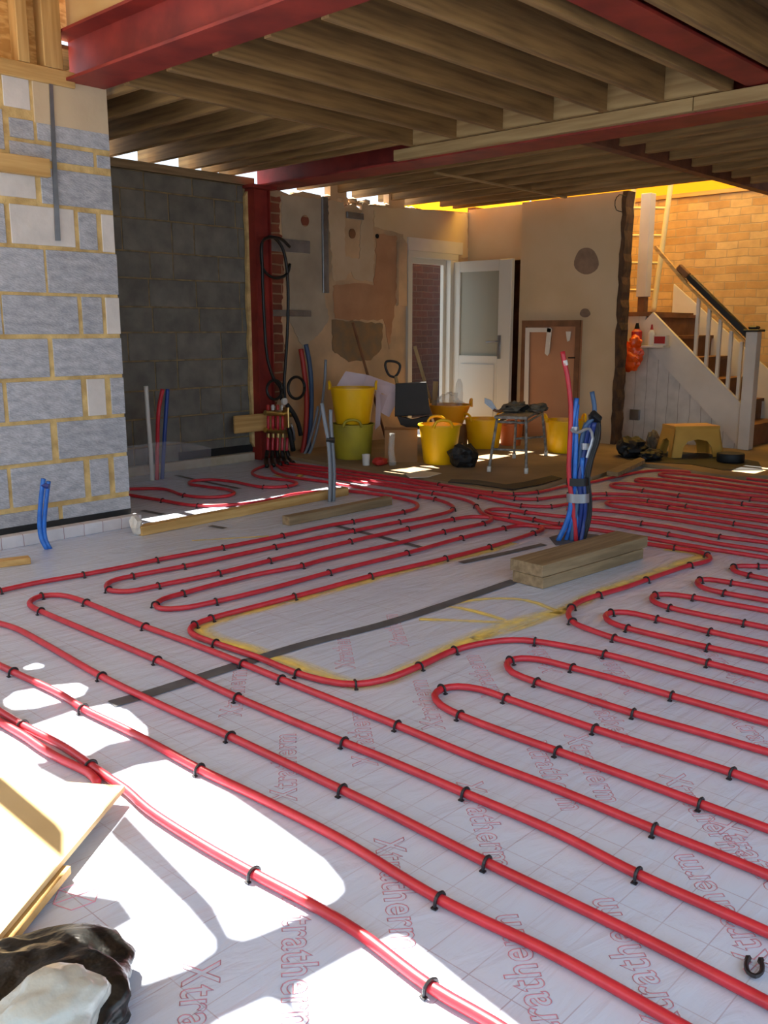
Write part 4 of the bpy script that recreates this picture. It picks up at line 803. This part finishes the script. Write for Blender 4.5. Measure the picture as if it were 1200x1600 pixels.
# ================================================================ BACK CLUTTER
def tub(px, pyb, pyt, wpx, m, lab, zb=.03, top=1.0, bot=.78, hand=0, rim_up=0, group='yellow rubber tubs', c=None):
    """flexible tub: px centre, base line and rim line in the photo, rim width"""
    c = c or fl(px, pyb-3, zb); gg = at(c); R = (gg(px+wpx/2, pyt)-gg(px-wpx/2, pyt)).length/2*.98; c = Vector((c.x, c.y, zb))+FH*R*bot; gg = at(c-FH*R*.5)
    h = gg(px, pyt).z-zb
    r = root('rubber_tub', c, lab, 'tub', group)
    bm = B(); lathe(bm, c, [(0, .0), (R*bot*.96, .0), (R*bot, .01), (R*top*.985, h-.012), (R*top+.008, h-.010), (R*top+.008, h), (R*top-.006, h), (R*bot-.004, .014), (0, .014)], 36); mk('body', bm, m, r, smooth=True)
    for s in (0, 1):
        a = hand+s*PI; d = Vector((math.cos(a), math.sin(a), 0)); t = Vector((-d.y, d.x, 0)); b_ = c+d*(R*top+.002)+Vector((0, 0, h-.004))
        bm = B(); tube(bm, [b_-t*.075-Vector((0, 0, .012)), b_-t*.06+Vector((0, 0, .028)), b_-t*.03+d*.004+Vector((0, 0, .046)), b_+t*.03+d*.004+Vector((0, 0, .046)), b_+t*.06+Vector((0, 0, .028)), b_+t*.075-Vector((0, 0, .012))], .011, 8, step=.015)
        mk('handle', bm, m, r, smooth=2)
    return r, c, R, h
tA = tub(551, 722, 663, 68, M_tub2, 'dusty olive-yellow tub at the bottom of the stack of two by the plaster wall', top=1.0, bot=.86, hand=YAW)
cA = tA[1]; tub(551, 660, 606, 74, M_tub, 'bright yellow tub stacked on the dusty one by the plaster wall', zb=tA[3]+.032, hand=YAW+PI/2, bot=.76, c=Vector((cA.x, cA.y, 0))-FH*tA[2]*.8)
tub(688, 730, 664, 68, M_tub, 'yellow tub with raised handles in front of the cardboard box', hand=YAW+.1, bot=.76)
tub(758, 705, 655, 62, M_tub, 'sunlit yellow tub behind the trestle and black bag', hand=YAW+PI/2+.4, bot=.8)
tub(885, 712, 657, 62, M_tub, 'yellow tub behind the blue conduit bundle against the chimney wall', hand=YAW+PI/2, bot=.82)
tub(800, 700, 662, 40, mat('rust_bucket', (196, 104, 50), None, rough=.5, bump=0), 'orange-brown bucket seen through the trestle legs', hand=YAW, bot=.8, group=None)
# crate below the back tub
cc = fl(700, 700, .03); gg = at(cc+FH*.1)
bm = B(); R_ = .16; c_ = gg(702, 690); c_.z = .03; zc = gg(702, 663).z
box(bm, (c_.x-.13, c_.y-.11, .031), (c_.x+.13, c_.y+.12, zc), .005); mk('storage_crate', bm, M_card, label='brown box holding up the orange-yellow tub near the doorway', cat='box')
tub(699, 663, 633, 68, M_tub3, 'orange-yellow tub full of rubbish near the doorway', zb=zc+.002, hand=YAW+PI/2, bot=.66, c=Vector((c_.x, c_.y, 0))-FH*.1)
tc_ = gg(699, 632)
bm = B(); blob(bm, (tc_.x, tc_.y, tc_.z-.06), (.12, .11, .09), 4, .5, 3, freq=3); mk('rubbish_film', bm, M_clear, label='crumpled clear plastic heaped in the orange-yellow tub', cat='plastic')
bm = B(); p = gg(717, 632); q = gg(717, 590); lathe(bm, (p.x, p.y, p.z-.01), [(0, 0), (.034, 0), (.036, .1), (.03, (q.z-p.z)*.8), (.012, (q.z-p.z)), (0, (q.z-p.z))], 14); mk('plastic_bottle', bm, M_clear, label='upright clear plastic bottle standing in the orange-yellow tub', cat='bottle', smooth=True)
bm = B(); obox(bm, gg(678, 640), gg(681, 596), .045, .012, up=tuple(-FH)); mk('timber_offcut', bm, paleW('z'), label='short pale offcut upright at the left rim of the orange-yellow tub', cat='timber')
gs = at((6.4, 5.5, 0))
bm = B(); q_, p_ = gs(676, 640), gs(648, 541); obox(bm, p_+(q_-p_)*((p_.z-.031)/(p_.z-q_.z)), p_, .03, .03, up=tuple(-FH)); mk('timber_length', bm, paleW('z'), label='long pale timber leaning in front of the doorway', cat='timber')
gs = at((6.0, 5.7, 0)); bm = B(); p_ = gs(551, 504); q_ = gs(590, 640); d_ = q_-p_; tube(bm, [p_, p_+d_*((p_.z-.035)/-d_.z)], .012, 8); mk('broom_handle', bm, M_dbrown, label='dark wooden pole leaning on the stripped plaster wall', cat='pole')
gs = at((6.0, 5.35, 0)); sh = root('shovel', gs(628, 640), 'shovel with black D-grip standing behind the black crate', 'shovel')
bm = B(); p_ = gs(618, 588); q_ = gs(632, 650); tube(bm, [p_+(q_-p_)*((p_.z-.032)/(p_.z-q_.z)), p_], .015, 8); mk('shaft', bm, paleW('z'), sh, smooth=2)
bm = B(); tube(bm, [gs(618, 590), gs(608, 586), gs(602, 570), gs(604, 565), gs(620, 566), gs(625, 571), gs(622, 583), gs(617, 589)], .011, 8, step=.01); mk('grip', bm, M_rubber, sh, smooth=2)
# folded foam board
gs = at((5.75, 5.1, 0)); rt = root('packaging_sheet', gs(575, 640), 'folded pink-white packaging sheet draped behind the yellow tubs', 'packaging')
def quad(pts, nm, th=.01):
    bm = B(); prism(bm, pts, FH*th); mk(nm, bm, M_foil, rt)
quad([gs(526, 603), gs(540, 580), gs(575, 586), gs(566, 604)], 'panel'); quad([gs(566, 602), gs(575, 586, -.02), gs(620, 602, -.04), gs(606, 618, -.03)], 'panel'); quad([gs(606, 617, -.03), gs(620, 602, -.04), gs(618, 632, -.02), gs(608, 652, 0), gs(596, 645, 0), gs(585, 615, .02)], 'panel'); quad([gs(588, 610), gs(596, 614), gs(594, 664), gs(586, 672)], 'panel')
# black crate
gs = at((5.75, 4.95, 0)); rt = root('black_crate', gs(642, 660), 'open black plastic crate tipped on the cardboard box', 'crate')
bm = B(); pts = [gs(618, 602), gs(665, 599), gs(671, 648), gs(617, 651)]; prism(bm, pts, FH*.012); mk('base', bm, M_black, rt)
for a, b_ in ((0, 1), (1, 2), (2, 3), (3, 0)):
    bm = B(); p, q = pts[a], pts[b_]; prism(bm, [p, q, q+FH*.14, p+FH*.14], Vector((0, 0, .008))+RT*.006); mk('side', bm, M_black, rt)
bm = B(); P = [gs(620, 650), gs(645, 656), gs(672, 650), gs(676, 662), gs(650, 672), gs(626, 664)]; prism(bm, P, FH*.08); mk('lid_flap', bm, M_black, rt)
# cardboard box
c1 = fl(625, 722, .03); rt = root('cardboard_box', (c1.x, c1.y, .03), 'brown cardboard box on the floor left of the handled yellow tub', 'box')
h = at(c1)(625, 672).z-.03; d = .24
bm = B(); p0 = fl(601, 722, .03); p1 = fl(652, 722, .03); prism(bm, [p0, p1, p1+FH*d, p0+FH*d], (0, 0, h)); mk('carton', bm, M_card, rt)
bm = B(); prism(bm, [p0+Vector((0, 0, h+.001)), p1+Vector((0, 0, h+.001)), p1+Vector((0, 0, h+.02))-FH*.05, p0+Vector((0, 0, h+.03))-FH*.06], (0, 0, .004)); mk('flap', bm, M_card, rt)
# small things along the slab edge
def small_lathe(nm, px, pyb, pyt, wpx, prof, m, lab, cat, zb=.03, parts=None, tilt=None):
    c = fl(px, pyb-1, zb); gg = at(c); R = (gg(px+wpx/2, pyb)-gg(px-wpx/2, pyb)).length/2; H = gg(px, pyt).z-zb; c = Vector((c.x, c.y, zb+.001))
    bm = B(); lathe(bm, c, [(a*R, b_*H) for a, b_ in prof], 18, tilt=tilt)
    if not parts: return mk(nm, bm, m, label=lab, cat=cat, smooth=True)
    r = root(nm, c, lab, cat); mk('body', bm, m, r, smooth=True)
    for pn_, pr, pm in parts:
        bm = B(); lathe(bm, c, [(a*R, b_*H) for a, b_ in pr], 14); mk(pn_, bm, pm, r, smooth=True)
    return r
CUP = [(0, 0), (.85, 0), (1, .95), (1, 1), (.9, 1), (.8, .05), (0, .05)]
small_lathe('plastic_pot', 572, 728, 710, 13, CUP, M_wpipe, 'small white pot standing in front of the dusty tub', 'pot')
small_lathe('drinks_bottle', 647, 722, 702, 9, [(0, 0), (1, 0), (1, .6), (.5, .78), (.45, .9), (0, .9)], M_dark, 'small dark drinks bottle beside the cardboard box', 'bottle', parts=[('cap', [(0, .9), (.5, .9), (.5, 1), (0, 1)], M_redpl), ('band', [(1.02, .2), (1.02, .5)], M_silver)])
small_lathe('spray_can', 1001, 712, 688, 8, [(0, 0), (1, 0), (1, .8), (.7, .88), (.5, .9), (0, .9)], M_silver, 'silver spray can among the dark clutter by the chimney wall', 'can', parts=[('nozzle', [(0, .9), (.4, .9), (.4, 1), (0, 1)], M_wpipe)])
c = fl(613, 728, .03); gg = at(c); bm = B(); tube(bm, [gg(614, 727), gg(611, 705), gg(612, 690), gg(613, 677)], [.03, .022], 10); mk('film_roll', bm, M_clear, label='upright crumpled clear film against the cardboard box', cat='plastic', smooth=2)
bm = B(); c = fl(594, 727, .03); blob(bm, (c.x, c.y, .031), (.07, .05, .035), 2, .3, 2); mk('red_rag', bm, M_redpl, label='small red bundle on the floor right of the white pot', cat='rag')
bm = B(); c = fl(732, 730, .03); blob(bm, (c.x, c.y+.05, .03), (.12, .11, .1), 12, .28, 3, freq=2); mk('tool_bag', bm, M_black, label='black cloth bag slumped between the handled yellow tub and the trestle', cat='bag')

# ---- trestle / hop-up
p = [fl(x, y, .03) for x, y in ((764, 737), (822, 740), (803, 716), (853, 712))]
tp = [Vector((q.x, q.y, 0)) for q in p]; ctr = sum(tp, Vector())/4; gg = at(ctr); zt = .03+gg(800, 652).z-gg(800, 735).z+.0
zt = max(.35, at(p[0])(774, 655).z)
rt = root('work_trestle', (ctr.x, ctr.y, .03), 'paint-spattered steel trestle with tools on top in front of the yellow tubs', 'trestle')
tops = [ctr+(q-ctr)*.78+Vector((0, 0, zt)) for q in tp]; order = (0, 1, 3, 2)
M_leg = mat('spattered_steel', (150, 144, 136), (96, 90, 84), rough=.6, scale=30, bump=.2)
for i in range(4):
    bm = B(); tube(bm, [p[i]+Vector((0, 0, .02)), tops[i]], .011, 8); mk('leg', bm, M_leg, rt, smooth=2)
    bm = B(); tube(bm, [p[i]+Vector((0, 0, .0)), p[i]+Vector((0, 0, .04))], .016, 8); mk('foot', bm, M_wpipe, rt, smooth=2)
for i in range(4):
    a, b_ = order[i], order[(i+1) % 4]
    for f_ in (.93, .42) if i in (0, 2) else (.93,):
        bm = B(); tube(bm, [p[a].lerp(tops[a], f_), p[b_].lerp(tops[b_], f_)], .009, 8); mk('rail', bm, M_leg, rt, smooth=2)
bm = B(); prism(bm, [ctr+(tops[i]-Vector((0, 0, zt))-ctr)*1.12+Vector((0, 0, zt)) for i in order], (0, 0, .02)); mk('platform', bm, M_leg, rt)
top_c = ctr+Vector((0, 0, zt+.02))
bm = B(); blob(bm, top_c-RT*.05, (.12, .08, .045), 6, .5, 3, freq=3); mk('dust_sheet', bm, M_cloth, label='crumpled grey rag on the trestle top', cat='rag')
bm = B(); blob(bm, top_c+RT*.14+FH*.03, (.09, .07, .035), 8, .4, 3, freq=3); mk('work_gloves', bm, M_cloth, label='dusty bundle of gloves on the right of the trestle top', cat='gloves')
g = at(top_c-FH*.05); tr = root('trowel', g(775, 645), 'plastering trowel hanging over the left edge of the trestle top', 'trowel')
bm = B(); prism(bm, [g(757, 622), g(768, 626), g(777, 641), g(773, 643), g(757, 630)], FH*.004+Vector((0, 0, .003))); mk('blade', bm, M_metal, tr)
bm = B(); tube(bm, [g(771, 640), g(781, 643, .02), g(793, 636, .03)], .012, 8); mk('handle', bm, M_dbrown, tr, smooth=2)
bm = B(); tube(bm, [g(790, 637), g(806, 636), g(820, 642)], .011, 8); tube(bm, [g(818, 640), g(826, 634)], .016, 8); mk('hand_tool', bm, M_dark, label='dark hand tool lying across the rag on the trestle', cat='tool', smooth=True)

# ================================================================ STAIRS
XS = 8.0
st = root('staircase', (XS+.4, 3.7, .03), 'white painted timber staircase climbing to a landing in front of the yellow brick wall', 'staircase')
y_n, y_t, z_t = 3.14, 4.12, 1.21; NS = 6; rise = z_t/NS; go = (y_t-y_n)/(NS-.6)
for i in range(NS):
    y0 = y_n+.05+i*go; z1 = .03+(i+1)*rise*.975
    bm = B(); box(bm, (XS+.05, y0-.02, z1-.03), (8.93, y0+go+.02, z1)); mk('tread', bm, M_dbrown, st)
    bm = B(); box(bm, (XS+.05, y0, z1-rise), (8.93, y0+.02, z1-.031)); mk('riser', bm, M_dbrown, st)
kk = lambda x, y: onX(x, y, XS)
s1, s2 = kk(1020, 489), kk(1168, 655); s3, s4 = kk(1160, 706), kk(1004, 530)
bm = B(); P = [kk(1020, 488), kk(1168, 641), Vector((XS, y_n-.02, .031)), kk(1160, 706), kk(1040, 575), kk(1004, 532), kk(1004, 505)]; P[2].y = kk(1168, 700).y; prism(bm, P, (.04, 0, 0)); mk('string_board', bm, M_white, st)
bm = B(); P = [Vector((8.93, y, z)) for y, z in ((4.35, 1.52), (3.0, .42), (3.0, .05), (3.5, .05), (4.35, .8))]; prism(bm, P, (.03, 0, 0)); mk('wall_string', bm, M_white, st)
M_tg = brickmat('boarded_panel', (202, 196, 186), (206, 200, 190), (150, 142, 130), 'Y', bw=.11, bh=4, mort=.006, bump=.3)
bm = B(); P = [kk(1160, 706), kk(1040, 576), kk(1004, 533), Vector((XS, 4.16, 1.19)), Vector((XS, 5.0, 1.19)), Vector((XS, 5.0, .03))]; P = [p+Vector((.012, 0, 0)) for p in P]; P[0].z = .03; prism(bm, P, (.02, 0, 0)); mk('under_panel', bm, M_tg, st, label='boarded white panel under the stair')
bm = B(); box(bm, (XS, 4.12, 1.19), (8.95, 5.0, 1.23)); mk('landing', bm, M_dbrown, st)
nw = kk(1176, 516)
bm = B(); box(bm, (XS-.03, nw.y-.055, .031), (XS+.07, nw.y+.045, 1.05), .004); np_ = mk('newel_post', bm, M_white, st)
bm = B(); box(bm, (XS-.05, nw.y-.075, 1.051), (XS+.09, nw.y+.065, 1.07), .004); box(bm, (XS-.02, nw.y-.045, 1.071), (XS+.06, nw.y+.035, 1.10), .01); mk('newel_cap', bm, M_rail, np_, label='black newel cap')
h0, h1 = onX(1057, 420, XS+.02), onX(1176, 538, XS+.02); h2, h3 = onX(1022, 386, XS+.02), onX(1070, 440, XS+.02)
dv = (h1-h0).normalized()
bm = B(); obox(bm, h0+dv*.14, h1, .05, .055, .008); mk('handrail', bm, M_rail, st, label='black handrail')
bm = B(); obox(bm, h0, h0+dv*.138, .05, .055, .008); mk('handrail_end', bm, M_dbrown, st, label='bare brown end of the handrail')
bm = B(); obox(bm, h2-Vector((0, 0, .01)), h3-Vector((0, 0, .02)), .03, .03); obox(bm, h3-Vector((0, 0, .02)), h1-Vector((0, 0, .05)), .025, .02); mk('rail_batten', bm, pinew('y'), st, label='pale batten under the handrail')
for x, yt_, yb_2 in ((1092, 468, 563), (1109, 484, 582), (1126, 502, 600), (1143, 520, 618), (1159, 537, 636)):
    a, b_ = onX(x, yt_-3, XS+.03), onX(x, yb_2, XS+.03)
    bm = B(); box(bm, (XS+.02, a.y-.014, b_.z-.03), (XS+.048, a.y+.014, a.z)); mk('baluster', bm, M_white, st)
tpst = onX(1014, 300, XS+.1)
bm = B(); box(bm, (XS+.06, 4.2, 1.37), (XS+.16, 4.3, 2.30), .004); mk('landing_post', bm, M_white, st, label='tall white post at the landing')
bm = B(); box(bm, (XS+.075, 4.215, 1.232), (XS+.145, 4.285, 1.369)); mk('post_foot', bm, M_dbrown, st)
# ladder on the landing
lad = root('ladder', (8.5, 4.45, 1.23), 'tall wooden ladder standing on the landing up through the ceiling opening', 'ladder')
XLd = 8.45
ra = [onX(1050, 275, XLd+.1), onX(1034, 390, XLd+.03), onX(1019, 500, XLd-.05)]; rb = [onX(992, 275, XLd+.1), onX(982, 390, XLd+.03), onX(972, 500, XLd-.05)]
M_lad = mat('pale_ladder', (226, 210, 160), (210, 192, 140), rough=.6, scale=5)
for r_ in (ra, rb):
    bm = B(); d_ = r_[0]-r_[2]; a = r_[2]+d_*(-(r_[2].z-1.235)/d_.z); tube(bm, [a, r_[0]+d_*.4], .026, 8); mk('rail', bm, M_lad, lad, smooth=2)
for i in range(7):
    t = .02+i*.19
    bm = B(); tube(bm, [ra[2].lerp(ra[0], t), rb[2].lerp(rb[0], t)], .014, 8); mk('rung', bm, M_lad, lad, smooth=2)
# shelf things
ks = lambda x, y, X=7.93: onX(x, y, X)
sz = ks(1020, 540).z
bm = B(); box(bm, (7.86, ks(1042, 540).y, sz-.018), (7.998, 4.55, sz), .002); mk('wall_shelf', bm, M_white, label='small white shelf fixed to the under-stair panel', cat='shelf')
rt = root('filler_box', (7.9, ks(1030, 540).y, sz+.001), 'small white and red box at the right end of the shelf', 'box')
a, b_ = ks(1041, 540, 7.88), ks(1021, 540, 7.88); ht_ = ks(1030, 524, 7.88).z
bm = B(); box(bm, (7.87, a.y, sz+.001), (7.93, b_.y, ht_)); mk('carton', bm, M_white, rt)
bm = B(); box(bm, (7.867, a.y+.01, sz+.02), (7.869, b_.y-.01, ht_-.01)); mk('printed_panel', bm, M_redpl, rt, label='red printed face')
def shelf_bottle(px, top_, wpx, m, mc, lab):
    p = ks(px, 540, 7.92); R = (ks(px-wpx/2, 540, 7.92).y-ks(px+wpx/2, 540, 7.92).y)/2; H = ks(px, top_, 7.92).z-sz; c = Vector((7.92, p.y, sz+.001))
    r = root('glue_bottle', c, lab, 'bottle'); bm = B(); lathe(bm, c, [(0, 0), (R, 0), (R, H*.62), (R*.4, H*.75), (0, H*.75)], 14); mk('body', bm, m, r, smooth=True)
    bm = B(); lathe(bm, c, [(0, H*.75), (R*.5, H*.75), (R*.25, H), (0, H)], 12); mk('cap', bm, mc, r, smooth=True)
shelf_bottle(1017, 507, 9, M_wpipe, M_redpl, 'white glue bottle with an orange-red nozzle on the shelf')
shelf_bottle(994, 505, 15, M_redpl, M_dark, 'dark red bottle with a black cap behind the orange bag')
bm = B(); c = ks(988, 535, 7.82); blob(bm, (c.x, c.y+.04, c.z-.13), (.06, .14, .13), 15, .35, 4, freq=2.4, flat=False); blob(bm, (c.x, c.y-.03, c.z+.0), (.04, .06, .06), 17, .3, 3, flat=False)
mk('carrier_bag', bm, M_orange, label='crumpled orange plastic bag hanging off the shelf by the chimney wall', cat='bag', smooth=True)

# step stool
a, b_ = fl(1040, 712, .035), fl(1100, 716, .035)
gs = at(fl(1080, 714, .035)); c = gs(1078, 690, .12); c.z = .035; hz = gs(1078, 666).z
W2 = (gs(1122, 690)-gs(1033, 690)).length/2; ss = root('step_stool', (c.x, c.y, .035), 'yellow plastic step stool in front of the white stair panel', 'stool')
rot = math.radians(-38); ux = Vector((math.cos(rot), math.sin(rot), 0)); uy = Vector((-ux.y, ux.x, 0)); D2 = W2*.62
bm = B(); prism(bm, [c+ux*(sx*W2*.84)+uy*(sy*D2*.8)+Vector((0, 0, hz-.06)) for sx, sy in ((-1, -1), (1, -1), (1, 1), (-1, 1))], (0, 0, .025)); mk('seat', bm, M_stool, ss)
def apron(p, q, pb, qb, n=12):
    """side skirt of the stool with an arched cut-out"""
    bm = B(); H = hz-.04; topv = []; bot = []
    out = [p+Vector((0, 0, H)), q+Vector((0, 0, H))]; low = []
    for t, zf in ((1, 0), (.80, 0), (.78, .35), (.70, .55), (.5, .62), (.30, .55), (.22, .35), (.20, 0), (0, 0)):
        b0 = pb.lerp(qb, t); t0 = p.lerp(q, t); low.append(b0.lerp(t0, zf*.95)+Vector((0, 0, H*zf*.95)))
    nrm = (q-p).cross(Vector((0, 0, 1))).normalized(); prism(bm, out+low, -nrm*.012); mk('side', bm, M_stool, ss)
cr = [(-1, -1), (1, -1), (1, 1), (-1, 1)]
T_ = [c+ux*(sx*W2*.82)+uy*(sy*D2*.78) for sx, sy in cr]; Bt = [c+ux*(sx*W2)+uy*(sy*D2) for sx, sy in cr]
for i in range(4): apron(T_[i], T_[(i+1) % 4], Bt[i], Bt[(i+1) % 4])
# black sheet under the stool, lid, clutter
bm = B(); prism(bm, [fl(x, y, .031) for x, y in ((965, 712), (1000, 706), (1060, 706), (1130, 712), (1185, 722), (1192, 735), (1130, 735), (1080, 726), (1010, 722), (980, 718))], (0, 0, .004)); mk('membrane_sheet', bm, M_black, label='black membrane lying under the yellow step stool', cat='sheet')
small_lathe('bucket_lid', 1141, 722, 708, 42, [(0, 0), (.95, 0), (1, .1), (1, .85), (.95, 1), (0, .95)], M_black, 'round black lid on the membrane right of the step stool', 'lid', zb=.036)
for i, (x, y, r_, m, nm, lab, cat) in enumerate(((985, 712, (.13, .12, .09), M_black, 'refuse_sack', 'black refuse sack at the foot of the chimney wall edge', 'sack'), (1018, 718, (.13, .08, .045), M_black, 'membrane_bundle', 'folded black membrane heap left of the step stool', 'sheet'), (1020, 706, (.07, .05, .10), M_cloth, 'dusty_canister', 'dusty grey container against the white stair panel', 'container'))):
    bm = B(); c = fl(x, y, .036); blob(bm, (c.x, c.y, .037), r_, 20+i, .3, 3); mk(nm, bm, m, label=lab, cat=cat)
bm = B(); box(bm, (7.985, 4.16, .22), (8.011, 4.26, .32), .004); mk('wall_socket', bm, M_metal, label='metal socket box low on the white stair panel', cat='socket')
bm = B(); P = [fl(x, y, .033) for x, y in ((948, 742), (1000, 720), (1008, 724), (965, 745))]; prism(bm, P, (0, 0, .03)); mk('timber_offcut', bm, plankw('y'), label='timber offcut lying on the raised floor edge right of the conduit bundle', cat='timber')
bm = B(); P = [fl(x, y, .033) for x, y in ((700, 754), (740, 757), (800, 766), (845, 758), (878, 748), (862, 744), (820, 754), (790, 758), (745, 751), (705, 750))]; prism(bm, P, (0, 0, .006)); mk('membrane_strip', bm, M_black, label='black membrane strip along the edge of the raised floor behind the pipes', cat='sheet')
bm = B(); P = [fl(x, y, .033) for x, y in ((633, 741), (660, 736), (690, 740), (668, 746), (640, 747))]; prism(bm, P, (0, 0, .004)); mk('painted_sun_patch', bm, M_white, label='white sheet standing in for a sun patch in front of the yellow tubs', cat='sun patch')  # flat white sheet painting a patch of sunlight on the raised floor
